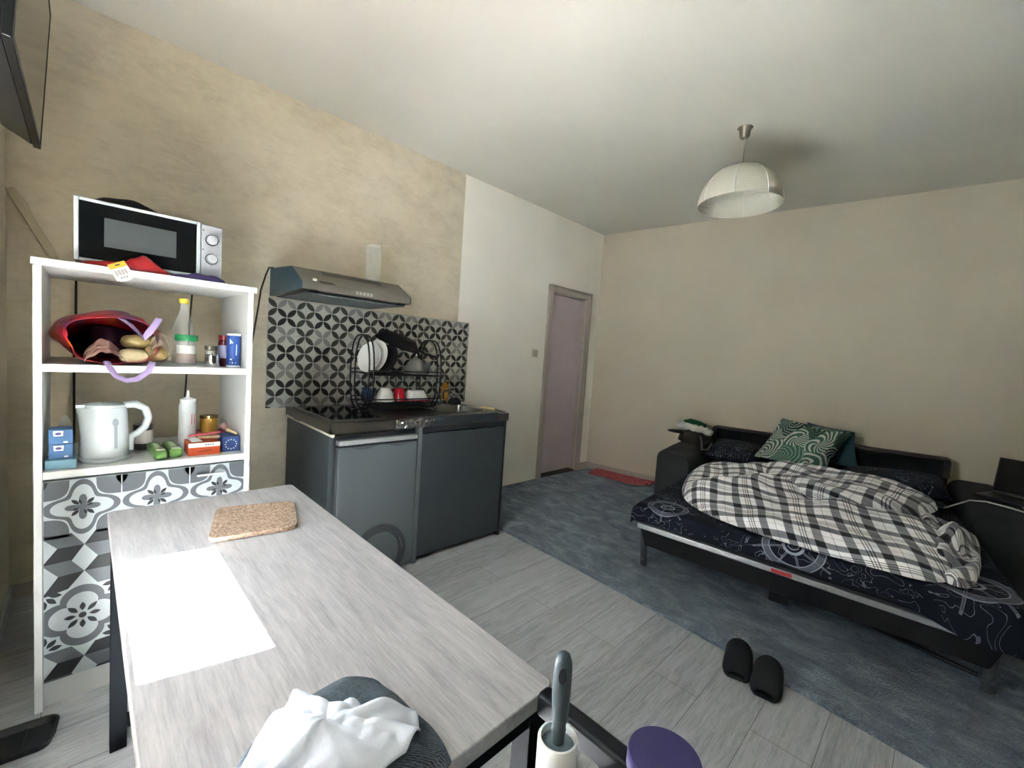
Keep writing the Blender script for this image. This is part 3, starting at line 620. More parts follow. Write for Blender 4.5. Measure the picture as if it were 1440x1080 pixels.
w = MB(); puff(w, [(0.945, -4.16), (0.942, -4.08), (0.945, -4.0), (0.965, -3.99), (0.982, -4.02), (0.984, -4.09), (0.978, -4.155)], 1.5125, lambda x, y, r: 0.016 + 0.012*max(0, nz(x, y, 22, 4)+0.3) + 0.010*math.exp(-((y+4.02)/0.03)**2), exp=2.0)
tag(w.build('purple_cloth', pm('purple_fabric', '31264f', 0.85), smooth=180), 'small folded purple cloth at the right front of the microwave', 'cloth')
def cord(name, pts, label, r=0.004, mat=None):
    return tag(MB().tube(pts, r, 8).build(name, mat or BLACKPL, smooth=60), label, 'cord')
cord('power_cord', [(0.44, -4.41, 1.56), (0.43, -4.415, 1.50), (0.43, -4.415, 1.36), (0.44, -4.42, 1.2), (0.43, -4.42, 0.6), (0.43, -4.42, 0.01)], 'black power cord hanging behind the left of the shelf unit')
cord('power_cord', [(0.44, -4.02, 1.56), (0.43, -4.022, 1.50), (0.43, -4.03, 1.36), (0.43, -4.035, 1.15), (0.43, -4.045, 0.96), (0.44, -4.03, 0.80), (0.43, -4.02, 0.4), (0.43, -4.02, 0.01)], 'black power cord hanging behind the right of the shelf unit')

# ------------------------------------------------------------------ middle shelf contents (z 1.1765)
ZM = 1.1768
sb = thing('shopping_bag', 'red and purple plastic shopping bag lying open on the middle shelf', 'bag', (0.8, -4.31, ZM))
w = MB(); nu, nv = 56, 16
def bagf(u, v):     # hollow bag lying on its side, mouth facing the front
    a = 2*PI*u; t = v
    x = 0.60 + 0.36*t; wy = (0.077 + 0.065*math.sin(PI*min(1, t*0.62+0.12)))*1.0; hz = 0.045 + 0.05*math.sin(PI*min(1, 0.15+t*0.55))
    wr = 1 + 0.10*noise.noise(Vector((math.cos(a)*2, math.sin(a)*2, t*5)))
    y = -4.315 + wy*math.cos(a)*wr*1.0 + 0.012*math.sin(3*a+t*4); z = hz + hz*math.sin(a)*wr
    y += -0.012*(1-t)
    if t > 0.75: k = (t-0.75)*4; z = z*(1 - 0.10*k*max(0, math.sin(a))) + 0.010*k*max(0, math.sin(a+0.6))
    return (x, y, ZM + 0.002 + max(0, z))
w.grid(bagf, nu, nv, closeu=True); w.face([w.add(bagf(i/nu, 0)) for i in range(nu)], 1)
w.build('bag_body', [BAGM, pm('dark_purple_film', '2c1a2e', 0.5)], sb, smooth=180, solid=0.002, fix=False)
w = MB(); w.tube([(0.955, -4.30, ZM+0.165), (0.985, -4.275, ZM+0.145), (0.988, -4.25, ZM+0.115), (0.975, -4.238, ZM+0.10), (0.985, -4.225, ZM+0.12), (0.982, -4.205, ZM+0.155), (0.96, -4.195, ZM+0.175)], 0.011, 8, flat=0.18)
w.build('handle', pm('lilac_strap', '8a7ba0', 0.5), sb, smooth=60)
w = MB(); w.tube([(0.965, -4.335, ZM+0.012), (0.992, -4.325, ZM-0.012), (0.997, -4.312, ZM-0.036), (0.997, -4.285, ZM-0.052), (0.997, -4.255, ZM-0.046), (0.997, -4.225, ZM-0.018), (0.97, -4.212, ZM+0.014)], 0.010, 8, flat=0.18)
w.build('handle', pm('lilac_strap', '8a7ba0', 0.5), sb, smooth=60)
for i, (x, y, z, a, lx, ly, lz) in enumerate([(0.93, -4.262, 0.008, 0.15, .034, .042, .050), (0.905, -4.195, 0.012, -0.3, .038, .036, .062), (0.86, -4.235, 0.055, 0.5, .046, .062, .056)]):
    w = MB(Matrix.Translation((x, y, ZM+z)) @ Matrix.Rotation(a, 4, 'Z'))
    def wrapf(u, v, lx=lx, ly=ly, lz=lz, i=i):
        a2 = 2*PI*u; t = -1 + 2*v; k = max(0.0, 1-abs(t)**4)**0.5
        wr = 1 + 0.12*noise.noise(Vector((math.cos(a2)*2.2, math.sin(a2)*2.2, t*3+i*7)))
        return (lx*math.cos(a2)*k*wr, ly*t, lz/2 + lz/2*math.sin(a2)*k*wr)
    w.grid(wrapf, 20, 14, closeu=True)
    tag(w.build('bread_roll', pm(['wrap_cream', 'wrap_tan', 'wrap_pale'][i], ['a59a78', '7a6a42', '86794f'][i], 0.4, bump=0.3, bscale=40), smooth=180),
        ['cream flatbread parcel at the front of the red shopping bag mouth', 'tan bagged bread at the right inside the red shopping bag', 'pale bagged bread lying deepest in the red shopping bag'][i], 'bread', 'bread packs in the shopping bag')
w = MB(); cloth_patch(w, [(0.90, -4.395), (0.985, -4.39), (0.985, -4.285), (0.90, -4.285)], ZM+0.012, lambda u, v, p: 0.075*math.sin(PI*v)**0.6*(1-0.6*u) + 0.012*nz(p.x, p.y, 50, 6), 16, 18)
tag(w.build('clear_wrapper', m_thin('pinkish_clear_film', 'd8b3a6', 0.5, 0.2), smooth=180), 'clear crinkled plastic wrapper at the left of the shopping bag mouth', 'wrapper')
w = MB(); cloth_patch(w, [(0.90, -4.215), (0.975, -4.225), (0.97, -4.155), (0.90, -4.15)], ZM+0.07, lambda u, v, p: 0.055*math.sin(PI*v)**0.7 - 0.05*u + 0.01*nz(p.x, p.y, 50, 9), 14, 14)
tag(w.build('clear_wrapper', m_thin('clear_film', 'd9c9b4', 0.45, 0.2), smooth=180), 'clear plastic wrapper at the right of the shopping bag mouth', 'wrapper')
bo = thing('oil_bottle', 'clear glass bottle with yellow cap behind the green-lidded jar', 'bottle', (0.74, -4.093, ZM))
MB().lathe([(0.001, 0), (0.036, 0), (0.040, 0.006), (0.040, 0.13), (0.036, 0.16), (0.020, 0.205), (0.014, 0.225), (0.0135, 0.25), (0.011, 0.25), (0.012, 0.225), (0.018, 0.203), (0.034, 0.158), (0.0375, 0.13), (0.0375, 0.012), (0.001, 0.010)], (0.74, -4.093, ZM), 28).build('glass', GLASS, bo, smooth=40)
MB().lathe([(0.001, 0.252), (0.016, 0.252), (0.017, 0.256), (0.017, 0.268), (0.015, 0.272), (0.001, 0.272)], (0.74, -4.093, ZM), 24).build('cap', pm('yellow_cap', 'd8c344', 0.4), bo, smooth=40)
ja = thing('food_jar', 'glass jar with a green lid on the middle shelf', 'jar', (0.87, -4.10, ZM)); c = (0.87, -4.10, ZM)
MB().lathe([(0.001, 0), (0.030, 0), (0.035, 0.006), (0.035, 0.085), (0.031, 0.097), (0.029, 0.097), (0.032, 0.084), (0.032, 0.010), (0.001, 0.008)], c, 28).build('glass', GLASS, ja, smooth=40)
MB().lathe([(0.001, 0.0085), (0.031, 0.0105), (0.0314, 0.05), (0.001, 0.054)], c, 24).build('contents', pm('pinkish_food', '9c7b6d', 0.6), ja, smooth=40)
w = MB(); w.loft([[(c[0]+0.0356*math.cos(a), c[1]+0.0356*math.sin(a), c[2]+z) for a in [-1.2+0.1*k for k in range(25)]] for z in (0.048, 0.080)], 0, False, close=False); w.build('label', pm('pale_label', 'a9a8a2', 0.6), ja, fix=False, smooth=60)
MB().lathe([(0.001, 0.0975), (0.037, 0.0975), (0.038, 0.100), (0.038, 0.118), (0.036, 0.122), (0.001, 0.122)], c, 32).build('lid', pm('green_lid', '186b3d', 0.4), ja, smooth=40)
tag(MB().lathe([(0.001, 0), (0.0235, 0), (0.025, 0.003), (0.025, 0.047), (0.0238, 0.049), (0.0235, 0.004), (0.001, 0.003)], (0.91, -4.02, ZM), 28).build('tin_cup', CHROME, smooth=40), 'small shiny tin cup in front of the grey-lidded jar', 'tin')
j2 = thing('spice_jar', 'small glass jar with a grey lid behind the shiny tin cup', 'jar', (0.82, -4.01, ZM))
MB().lathe([(0.001, 0), (0.018, 0), (0.020, 0.004), (0.020, 0.062), (0.001, 0.064)], (0.82, -4.01, ZM), 24).build('glass', pm('greenish_glass', 'b9b7a6', 0.15), j2, smooth=40)
MB().lathe([(0.001, 0.0642), (0.022, 0.0642), (0.022, 0.082), (0.001, 0.084)], (0.82, -4.01, ZM), 24).build('lid', pm('grey_lid', '7e7869', 0.4, 0.5), j2, smooth=40)
j3 = thing('jam_jar', 'dark red jar with purple label beside the blue canister', 'jar', (0.86, -3.968, ZM))
MB().lathe([(0.001, 0), (0.022, 0), (0.024, 0.004), (0.024, 0.095), (0.020, 0.110), (0.001, 0.110)], (0.86, -3.968, ZM), 28).build('glass', pm('dark_red_glass', '4a1618', 0.15), j3, smooth=40)
MB().lathe([(0.0243, 0.035), (0.0243, 0.088)], (0.86, -3.968, ZM), 28).build('label', pm('purple_label', '6b6880', 0.5), j3, smooth=60, fix=False)
MB().lathe([(0.001, 0.1102), (0.0235, 0.1102), (0.0235, 0.130), (0.001, 0.132)], (0.86, -3.968, ZM), 28).build('lid', pm('maroon_lid', '5c1417', 0.3), j3, smooth=40)
j4 = thing('salt_canister', 'tall blue canister with white rims at the right end of the shelf', 'canister', (0.89, -3.942, ZM)); c = (0.89, -3.942, ZM)
MB().lathe([(0.001, 0.006), (0.0250, 0.006), (0.0250, 0.132), (0.001, 0.132)], c, 28).build('tube', pm('royal_blue_print', '1b4080', 0.4), j4, smooth=40)
MB().lathe([(0.001, 0), (0.0256, 0), (0.0256, 0.007), (0.001, 0.0075)], c, 28).build('rim', pm('white_rim', 'e3e6ea', 0.4), j4, smooth=40)
MB().lathe([(0.001, 0.1322), (0.0256, 0.1322), (0.0256, 0.139), (0.001, 0.140)], c, 28).build('rim', pm('white_rim', 'e3e6ea', 0.4), j4, smooth=40)
w = MB()
def onc(a, z, r=0.0253): return (c[0]+r*math.cos(a), c[1]+r*math.sin(a), c[2]+z)
w.poly([onc(-0.75, 0.118), onc(-0.5, 0.108), onc(-0.25, 0.100), onc(-0.6, 0.100), onc(-0.75, 0.094)]); w.poly([onc(0.15, 0.05), onc(0.28, 0.05), onc(0.28, 0.095), onc(0.15, 0.095)]); w.poly([onc(-0.75, 0.016), onc(-0.3, 0.016), onc(0.2, 0.016), onc(0.2, 0.020), onc(-0.3, 0.020), onc(-0.75, 0.020)]); w.poly([onc(-0.7, 0.030), onc(-0.45, 0.030), onc(-0.45, 0.034), onc(-0.7, 0.034)])
w.build('print', pm('print_pale_blue', 'c8d6ea', 0.4), j4, fix=False)

# ------------------------------------------------------------------ lower shelf contents
ZL = 0.8212
def carton(name, x0, x1, y0, y1, z0, z1, mat, label, cat, group=None, decor=None):
    t = thing(name, label, cat, ((x0+x1)/2, (y0+y1)/2, z0), group)
    MB().box(x0, x1, y0, y1, z0, z1).build('carton', mat, t, bevel=0.0015)
    if decor: decor(t, x1, y0, y1, z0, z1)
    return t
def tea_decor(t, x1, y0, y1, z0, z1):
    w = MB(); yc = y0 + (y1-y0)*0.40; zc = z0 + (z1-z0)*0.72; x = x1+0.0004
    w.poly([(x, yc-0.011, zc-0.008), (x, yc+0.011, zc-0.008), (x, yc+0.012, zc+0.009), (x, yc-0.012, zc+0.009)], 0)
    w.poly([(x+0.0002, yc + 0.008*math.cos(a), zc + 0.005*math.sin(a)) for a in [2*PI*k/14 for k in range(14)]], 1)
    w.poly([(x, y1-0.022, z0+0.004), (x, y1-0.012, z0+0.004), (x, y1-0.012, z0+0.009), (x, y1-0.022, z0+0.009)], 0)
    w.build('print', [pm('tea_white', 'dfe6ee', 0.5), pm('tea_ink', '4b4a78', 0.5)], t, fix=False)
TEAB = pm('tea_blue', '3a6893', 0.45, var=0.12, vscale=40)
carton('biscuit_box', 0.865, 0.955, -4.482, -4.408, ZL, ZL+0.030, pm('pale_blue_card', '6c97a8', 0.5), 'pale blue flat box lying lowest in the corner stack', 'box')
carton('tea_box', 0.86, 0.93, -4.474, -4.416, ZL+0.0305, ZL+0.0795, TEAB, 'blue tea box resting on the pale blue flat box', 'box', 'blue tea boxes', tea_decor)
carton('tea_box', 0.86, 0.93, -4.475, -4.417, ZL+0.0800, ZL+0.130, TEAB, 'blue tea box on top of the other tea box', 'box', 'blue tea boxes', tea_decor)
w = MB(); cloth_patch(w, [(0.76, -4.468), (0.845, -4.468), (0.845, -4.41), (0.76, -4.41)], ZL+0.002, lambda u, v, p: 0.16*math.sin(PI*u)**0.5*math.sin(PI*v)**0.5 + 0.01*nz(p.x, p.y, 40), 16, 16)
tag(w.build('plastic_sachet', CLEARPL, smooth=180), 'clear plastic bag standing behind the tea boxes', 'bag')
kt = thing('electric_kettle', 'white electric kettle on the lower shelf', 'kettle', (0.87, -4.337, ZL)); kc = (0.865, -4.335, ZL)
w = MB(); n = 40; rings = []
for z, r in ((0.016, 0.066), (0.022, 0.068), (0.10, 0.066), (0.17, 0.061), (0.195, 0.058)):
    ring = []
    for i in range(n):
        a = 2*PI*i/n; rr = r
        sp_ = max(0, math.cos(a + PI/2 - 0.35*0))**14 * max(0, (z-0.13)/0.065) * 0.020
        rr += sp_; ring.append((kc[0]+rr*math.cos(a), kc[1]+rr*math.sin(a)*1.0, kc[2]+z - 0.0))
    rings.append(ring)
w.loft(rings); w.build('jug', WHITEPL, kt, smooth=50)
MB().lathe([(0.001, 0), (0.067, 0), (0.070, 0.003), (0.070, 0.012), (0.066, 0.0155), (0.001, 0.0155)], kc, 40).build('power_base', pm('kettle_base', '929a99', 0.3), kt, smooth=50)
w = MB(); w.lathe([(0.057, 0.1955), (0.056, 0.205), (0.045, 0.210), (0.001, 0.211)], kc, 40); w.box(kc[0]-0.018, kc[0]+0.018, kc[1]-0.076, kc[1]-0.05, kc[2]+0.196, kc[2]+0.206); w.build('lid', WHITEPL, kt, smooth=50)
w = MB(); w.tube([(kc[0], kc[1]+0.05, kc[2]+0.200), (kc[0], kc[1]+0.085, kc[2]+0.203), (kc[0], kc[1]+0.112, kc[2]+0.185), (kc[0], kc[1]+0.122, kc[2]+0.15), (kc[0], kc[1]+0.112, kc[2]+0.115), (kc[0], kc[1]+0.092, kc[2]+0.092), (kc[0], kc[1]+0.07, kc[2]+0.08), (kc[0], kc[1]+0.066, kc[2]+0.03)], [0.014, 0.014, 0.013, 0.0125, 0.0125, 0.013, 0.014, 0.014], 12); w.build('handle', WHITEPL, kt, smooth=70)
w = MB()
def onk(a, z):
    r = 0.0665 - 0.0052*max(0, (z-0.10)/0.07) + 0.0012
    return (kc[0]+r*math.cos(a), kc[1]+r*math.sin(a), kc[2]+z)
a0 = 0.42
w.poly([onk(a0-0.075, 0.05), onk(a0+0.075, 0.05), onk(a0+0.075, 0.130), onk(a0+0.16, 0.142), onk(a0+0.12, 0.155), onk(a0, 0.160), onk(a0-0.12, 0.155), onk(a0-0.16, 0.142), onk(a0-0.075, 0.130)]); w.build('water_gauge', pm('gauge_grey', '7c8485', 0.3), kt, fix=False)
w = MB(); w.poly([onk(a0-0.22, 0.028), onk(a0-0.05, 0.030), onk(a0+0.16, 0.034), onk(a0+0.02, 0.027)]); w.build('logo', INK, kt, fix=False)
wj = thing('cream_jar', 'dark jar with a white label half hidden behind the kettle handle', 'jar', (0.72, -4.218, ZL))
MB().lathe([(0.001, 0), (0.030, 0), (0.032, 0.004), (0.032, 0.10), (0.001, 0.102)], (0.72, -4.218, ZL), 24).build('body', pm('dark_jar', '33312e', 0.3), wj, smooth=40)
MB().lathe([(0.0324, 0.025), (0.0324, 0.078)], (0.72, -4.218, ZL), 24).build('label', pm('jar_label_white', 'c9c8c2', 0.6), wj, fix=False)
def soft_pack(x0, x1, y, wy, hz, ang, label):
    t = thing('biscuit_pack', label, 'packet', ((x0+x1)/2, y, ZL), 'green packs on the lower shelf')
    M = Matrix.Translation(((x0+x1)/2, y, ZL)) @ Matrix.Rotation(ang, 4, 'Z'); L = (x1-x0)/2
    w = MB(M)
    def f(u, v):
        a = 2*PI*u; k = (abs(math.cos(a))**4 + abs(math.sin(a))**4)**-0.25; tt = -1+2*v; e = min(1, (1-abs(tt))*9)**0.4 if abs(tt) < 1 else 0.0
        wr = 1 + 0.05*noise.noise(Vector((math.cos(a)*3, math.sin(a)*3, v*9)))
        return (L*tt, wy/2*k*math.cos(a)*wr*(0.75+0.25*e), 0.0015 + hz/2 + hz/2*k*math.sin(a)*wr*e)
    w.grid(f, 24, 22, closeu=True); w.build('pack', pm('green_film', '587c40', 0.3, var=0.25, vscale=22), t, smooth=180)
    w = MB(M); w.poly([(L*0.70, -wy*0.33, hz+0.0025), (L*0.70, wy*0.33, hz+0.0025), (L*0.90, wy*0.33, hz*0.985+0.0015), (L*0.90, -wy*0.33, hz*0.985+0.0015)], 0); w.poly([(-L*0.5, -wy*0.2, hz+0.003), (-L*0.5, wy*0.2, hz+0.003), (L*0.4, wy*0.2, hz+0.003), (L*0.4, -wy*0.2, hz+0.003)], 1)
    w.build('print', [pm('pale_green_print', 'd3e2c4', 0.5), pm('grey_green_print', '93a889', 0.4)], t, fix=False)
    return t
soft_pack(0.78, 0.975, -4.188, 0.040, 0.036, 0.05, 'green film pack nearest the kettle on the lower shelf')
soft_pack(0.78, 0.965, -4.141, 0.040, 0.037, 0.04, 'green film pack between its twin and the orange box')
def orange_decor(t, x1, y0, y1, z0, z1):
    w = MB(); x = x1+0.0004; w.poly([(x, y0, z1-0.017), (x, y1, z1-0.017), (x, y1, z1), (x, y0, z1)], 0)
    for k in range(4): w.poly([(x+0.0002, y0+0.055+k*0.008, z1-0.011), (x+0.0002, y0+0.060+k*0.008, z1-0.011), (x+0.0002, y0+0.060+k*0.008, z1-0.006), (x+0.0002, y0+0.055+k*0.008, z1-0.006)], 1)
    w.poly([(x, y0+0.03, z0+0.012), (x, y1-0.03, z0+0.016), (x, y1-0.028, z0+0.022), (x, y0+0.035, z0+0.017)], 2)
    w.build('print', [pm('card_white', 'b5b1aa', 0.5), INK, pm('brown_print', '7a3a1c', 0.5)], t, fix=False)
carton('pastry_box', 0.84, 0.945, -4.098, -3.992, ZL, ZL+0.050, pm('orange_card', 'b5471a', 0.5), 'orange and white food carton at the front of the lower shelf', 'box', None, orange_decor)
w = MB(); cloth_patch(w, [(0.86, -4.09), (0.93, -4.085), (0.93, -4.05), (0.86, -4.055)], ZL+0.0535, lambda u, v, p: 0.010*math.sin(PI*u)*math.sin(PI*v), 8, 8); tag(w.build('napkin', pm('grey_white_paper', 'b9bcbb', 0.7), smooth=180, solid=0.003), 'crumpled grey white paper on the orange food carton', 'paper')
def stick(name, c, ang, L, wd, hgt, mat, label, cat, pitch=0):
    w = MB(Matrix.Translation(c) @ Matrix.Rotation(ang, 4, 'Z') @ Matrix.Rotation(pitch, 4, 'Y')); w.box(-L/2, L/2, -wd/2, wd/2, 0, hgt); return tag(w.build(name, mat, bevel=0.002), label, cat)
stick('snack_sachet', (0.875, -4.035, ZL+0.070), 1.15, 0.11, 0.028, 0.006, pm('pink_red_sachet', 'b4444c', 0.4, var=0.3, vscale=60), 'pink red stick sachet lying across the orange food carton', 'sachet', -0.15)
stick('cereal_bar', (0.87, -4.018, ZL+0.054), 1.35, 0.075, 0.032, 0.012, pm('tan_wrapper', 'a98a6c', 0.5, var=0.2, vscale=40), 'tan wrapped bar under the pink sachet', 'snack bar')
sqz = thing('squeeze_bottle', 'translucent squeeze bottle with nozzle behind the orange carton', 'bottle', (0.76, -4.077, ZL)); c = (0.76, -4.077, ZL)
MB().lathe([(0.001, 0), (0.028, 0), (0.031, 0.005), (0.031, 0.175), (0.027, 0.19), (0.026, 0.192), (0.001, 0.192)], c, 28).build('body', FROST, sqz, smooth=40)
MB().lathe([(0.001, 0.1922), (0.028, 0.1922), (0.028, 0.206), (0.010, 0.212), (0.006, 0.215), (0.0035, 0.242), (0.001, 0.242)], c, 24).build('nozzle_cap', FROST, sqz, smooth=40)
w = MB(); w.poly([(c[0]+0.0316*math.cos(a), c[1]+0.0316*math.sin(a), c[2]+0.10+z) for a, z in ((0.3, 0), (0.8, 0), (0.8, 0.045), (0.3, 0.045))]); w.build('print', pm('red_print', 'b05a5a', 0.5), sqz, fix=False)
tn = thing('spread_tin', 'round golden tin with a metal lid at the back right of the lower shelf', 'tin', (0.70, -3.99, ZL)); 
MB().lathe([(0.001, 0.0), (0.034, 0.0), (0.034, 0.062), (0.001, 0.062)], (0.70, -3.99, ZL+0.0505), 28).build('body', pm('golden_print', 'a37c30', 0.35, 0.2), tn, smooth=40)
MB().lathe([(0.001, 0.0622), (0.0355, 0.0622), (0.0355, 0.073), (0.001, 0.075)], (0.70, -3.99, ZL+0.0505), 28).build('lid', pm('gold_lid', '8d7a4a', 0.25, 0.9), tn, smooth=40)
carton('tea_carton', 0.64, 0.79, -4.035, -3.93, ZL, ZL+0.050, pm('crimson_card', '9c2f45', 0.5, var=0.15), 'crimson carton lying under the golden tin', 'box')
def star_decor(t, x1, y0, y1, z0, z1):
    w = MB(); x = x1+0.0004; yc, zc = (y0+y1)/2, (z0+z1)/2
    for k in range(12):
        a = 2*PI*k/12; y, z = yc+0.020*math.cos(a), zc+0.020*math.sin(a); w.poly([(x, y + (0.0034 if q % 2 == 0 else 0.0015)*math.sin(q*PI/5), z + (0.0034 if q % 2 == 0 else 0.0015)*math.cos(q*PI/5)) for q in range(10)])
    w.build('stars', pm('star_white', 'e8e8d8', 0.5), t, fix=False)
carton('star_box', 0.82, 0.925, -3.982, -3.918, ZL, ZL+0.062, pm('deep_blue_card', '233d70', 0.5), 'blue box with a ring of white stars at the right end of the shelf', 'box', None, star_decor)
br = thing('kitchen_brush', 'small wooden brush lying on the blue star box', 'brush', (0.88, -3.945, ZL+0.0625))
w = MB(); w.tube([(0.90, -3.922, ZL+0.068), (0.885, -3.938, ZL+0.076), (0.87, -3.955, ZL+0.085)], [0.005, 0.006, 0.008], 8); w.build('handle', pm('light_wood', 'c9ad84', 0.6), br, smooth=60)
MB().cyl((0.869, -3.956, ZL+0.086), (0.855, -3.968, ZL+0.105), 0.010, 0.014, 12).build('bristles', pm('pink_brown_bristle', '8c6a62', 0.9), br, smooth=40)

# ------------------------------------------------------------------ dish rack and dishes
dk = thing('dish_rack', 'two-tier black wire dish rack on the worktop', 'dish rack', (0.45, -2.88, ZT))
RX0, RX1, RY0, RY1 = 0.30, 0.56, -3.165, -2.64
for y in (RY0, RY0+0.03, RY1-0.03, RY1):
    w = MB(); pts = []
    for k in range(28):
        a = 2*PI*k/28; xx = (RX0+RX1)/2 + 0.13*math.copysign(abs(math.cos(a))**0.75, math.cos(a)); zz = ZT+0.008 + 0.235 + 0.235*math.copysign(abs(math.sin(a))**0.8, math.sin(a))
        pts.append((xx, y + 0.0*math.sin(a), zz))
    w.tube(pts, 0.0055, 8, closed=True); w.build('end_loop', BLACKM, dk, smooth=60)
for z, nm in ((ZT+0.055, 'lower_tray'), (ZT+0.235, 'upper_tray')):
    w = MB()
    for x in (RX0+0.01, RX1-0.01): w.tube([(x, RY0, z), (x, RY1, z)], 0.005, 8); w.tube([(x, RY0, z+0.025), (x, RY1, z+0.025)], 0.004, 8)
    for k in range(14): y = RY0+0.03 + k*(RY1-RY0-0.06)/13; w.tube([(RX0+0.01, y, z), (RX1-0.01, y, z)], 0.0025, 6)
    w.build(nm, BLACKM, dk, smooth=60)
MB().box(RX0, RX1, RY0+0.06, RY1-0.04, ZT+0.022, ZT+0.030).build('drip_tray', BLACKPL, dk, bevel=0.002)
for x in (RX0+0.02, RX1-0.02):
    for y in (RY0+0.015, RY1-0.015): MB().cyl((x, y, ZT+0.0005), (x, y, ZT+0.014), 0.009, n=10).build('foot', BLACKPL, dk)
for k in range(3):
    y = -3.05 + k*0.06; w = MB(); w.tube([(RX1+0.0, y, ZT+0.235), (RX1+0.012, y, ZT+0.22), (RX1+0.016, y, ZT+0.20), (RX1+0.004, y, ZT+0.185)], 0.003, 6); w.build('cup_hook', BLACKM, dk)
ZU = ZT+0.235+0.006
def plate(y, r, tilt, yaw, mat, label, name='plate', depth=0.02, group=None, x=0.43, rs=1.0):
    M = Matrix.Translation((x, y, ZU + r*math.cos(0)*0.97)) @ Matrix.Rotation(yaw, 4, 'Z') @ Matrix.Rotation(tilt, 4, 'X')
    w = MB(M @ Matrix.Rotation(PI/2, 4, 'X')); w.lathe([(0.001, 0), (r*0.62, 0), (r*0.70, depth*0.3), (r, depth), (r, depth+0.003), (r*0.68, depth*0.3+0.004), (r*0.6, 0.004), (0.001, 0.004)], (0, 0, 0), 40)
    return tag(w.build(name, mat, smooth=50), label, name.split('_')[-1], group)
PLW = pm('white_ceramic', 'd2d2cc', 0.2)
plate(-3.09, 0.098, -0.20, 0.30, PLW, 'white plate at the left end of the upper rack', group='white plates in the rack')
plate(-3.05, 0.106, -0.25, 0.28, PLW, 'white plate behind the first one in the upper rack', group='white plates in the rack')
plate(-2.965, 0.095, -0.28, 0.25, pm('black_ceramic', '151515', 0.3), 'black plate right of the white plates in the upper rack', group=None)
pn = thing('frying_pan', 'large black frying pan leaning over the top of the rack', 'pan', (0.36, -2.85, ZU))
Mp = Matrix.Translation((0.37, -2.855, 1.385)) @ Matrix.Rotation(-0.22, 4, 'X') @ Matrix.Rotation(0.30, 4, 'Y') @ Matrix.Rotation(PI, 4, 'X') @ Matrix.Rotation(PI, 4, 'Z') @ Matrix.Diagonal((1.1, 1.22, 1.2, 1))
w = MB(Mp); w.lathe([(0.001, 0.0), (0.095, 0.0), (0.130, 0.045), (0.133, 0.047), (0.130, 0.050), (0.092, 0.006), (0.001, 0.006)], (0, 0, 0), 40); w.build('pan_body', pm('nonstick_black', '0e0e0e', 0.65, spec=0.2), pn, smooth=50)
w = MB(Mp); w.tube([(0.0, 0.125, 0.042), (0.0, 0.19, 0.052), (0.0, 0.27, 0.05)], [0.010, 0.011, 0.012], 10, flat=0.6); w.build('handle', BLACKPL, pn, smooth=60)
w = MB(Matrix.Translation((0.46, -2.78, ZU+0.002))); w.lathe([(0.075, 0), (0.074, 0.02), (0.066, 0.055), (0.045, 0.088), (0.018, 0.104), (0.001, 0.106)], (0, 0, 0), 32)
w.lathe([(0.001, 0.107), (0.008, 0.107), (0.010, 0.118), (0.001, 0.122)], (0, 0, 0), 16); tag(w.build('dome_cover', m_thin('smoky_clear_plastic', '7c7d76', 0.6, 0.3), smooth=50), 'smoky clear dome cover on the right of the upper rack', 'cover')
ga = MB(); ga.lathe([(0.001, 0), (0.026, 0), (0.034, 0.085), (0.032, 0.085), (0.025, 0.004), (0.001, 0.004)], (0.44, -2.685, ZU), 24); tag(ga.build('drinking_glass', m_thin('grey_clear_plastic', '8f9690', 0.5, 0.08), smooth=40), 'clear tumbler at the right end of the upper rack', 'glass')
ZK = ZT+0.062
def bowl(name, c, r, h, mat, label, cat, flip=True, sub=28):
    w = MB(); p = [(r*0.45, 0), (r*0.7, h*0.25), (r*0.92, h*0.65), (r, h), (r*0.96, h), (r*0.88, h*0.65), (r*0.66, h*0.28), (0.001, h*0.12)]
    p = [(0.001, 0)] + p
    if flip: p = [(q, h-z) for q, z in p]
    w.lathe(p, c, sub); return tag(w.build(name, mat, smooth=45), label, cat)
bowl('bowl', (0.47, -3.115, ZK), 0.045, 0.085, pm('blue_glaze', '26324a', 0.15), 'dark blue round bowl at the left of the lower rack', 'bowl', False)
bowl('bowl', (0.47, -3.005, ZK), 0.062, 0.085, pm('white_glaze', 'd7d6d0', 0.3), 'white bowl upside down in the lower rack', 'bowl', True)
mg = thing('mug', 'shiny red mug upside down in the lower rack', 'mug', (0.48, -2.905, ZK))
w = MB(); w.lathe([(0.001, 0.085), (0.030, 0.085), (0.033, 0.081), (0.040, 0.0), (0.037, 0.0), (0.030, 0.078), (0.001, 0.080)], (0.48, -2.905, ZK), 28); w.build('cup', pm('red_glaze', 'a31420', 0.12), mg, smooth=45)
w = MB(); w.tube([(0.445, -2.925, ZK+0.07), (0.425, -2.94, ZK+0.06), (0.42, -2.945, ZK+0.04), (0.44, -2.93, ZK+0.02)], 0.005, 8); w.build('handle', pm('red_glaze', 'a31420', 0.12), mg, smooth=60)
w = MB(Matrix.Translation((0.48, -2.775, ZK)))
w.loft([rrect(-0.06, 0.06, -0.085, 0.085, 0.0, 0.012), rrect(-0.06, 0.06, -0.085, 0.085, 0.008, 0.012)], 0)
tag(w.build('red_tray', pm('dark_red_plastic', '8c1626', 0.35), smooth=40), 'dark red dish lying under the white square dish in the rack', 'dish')
w = MB(Matrix.Translation((0.48, -2.785, ZK+0.0085)))
w.loft([rrect(-0.055, 0.055, -0.075, 0.075, 0.0, 0.014), rrect(-0.052, 0.052, -0.072, 0.072, 0.010, 0.014), rrect(-0.036, 0.036, -0.052, 0.052, 0.060, 0.014)], 0)
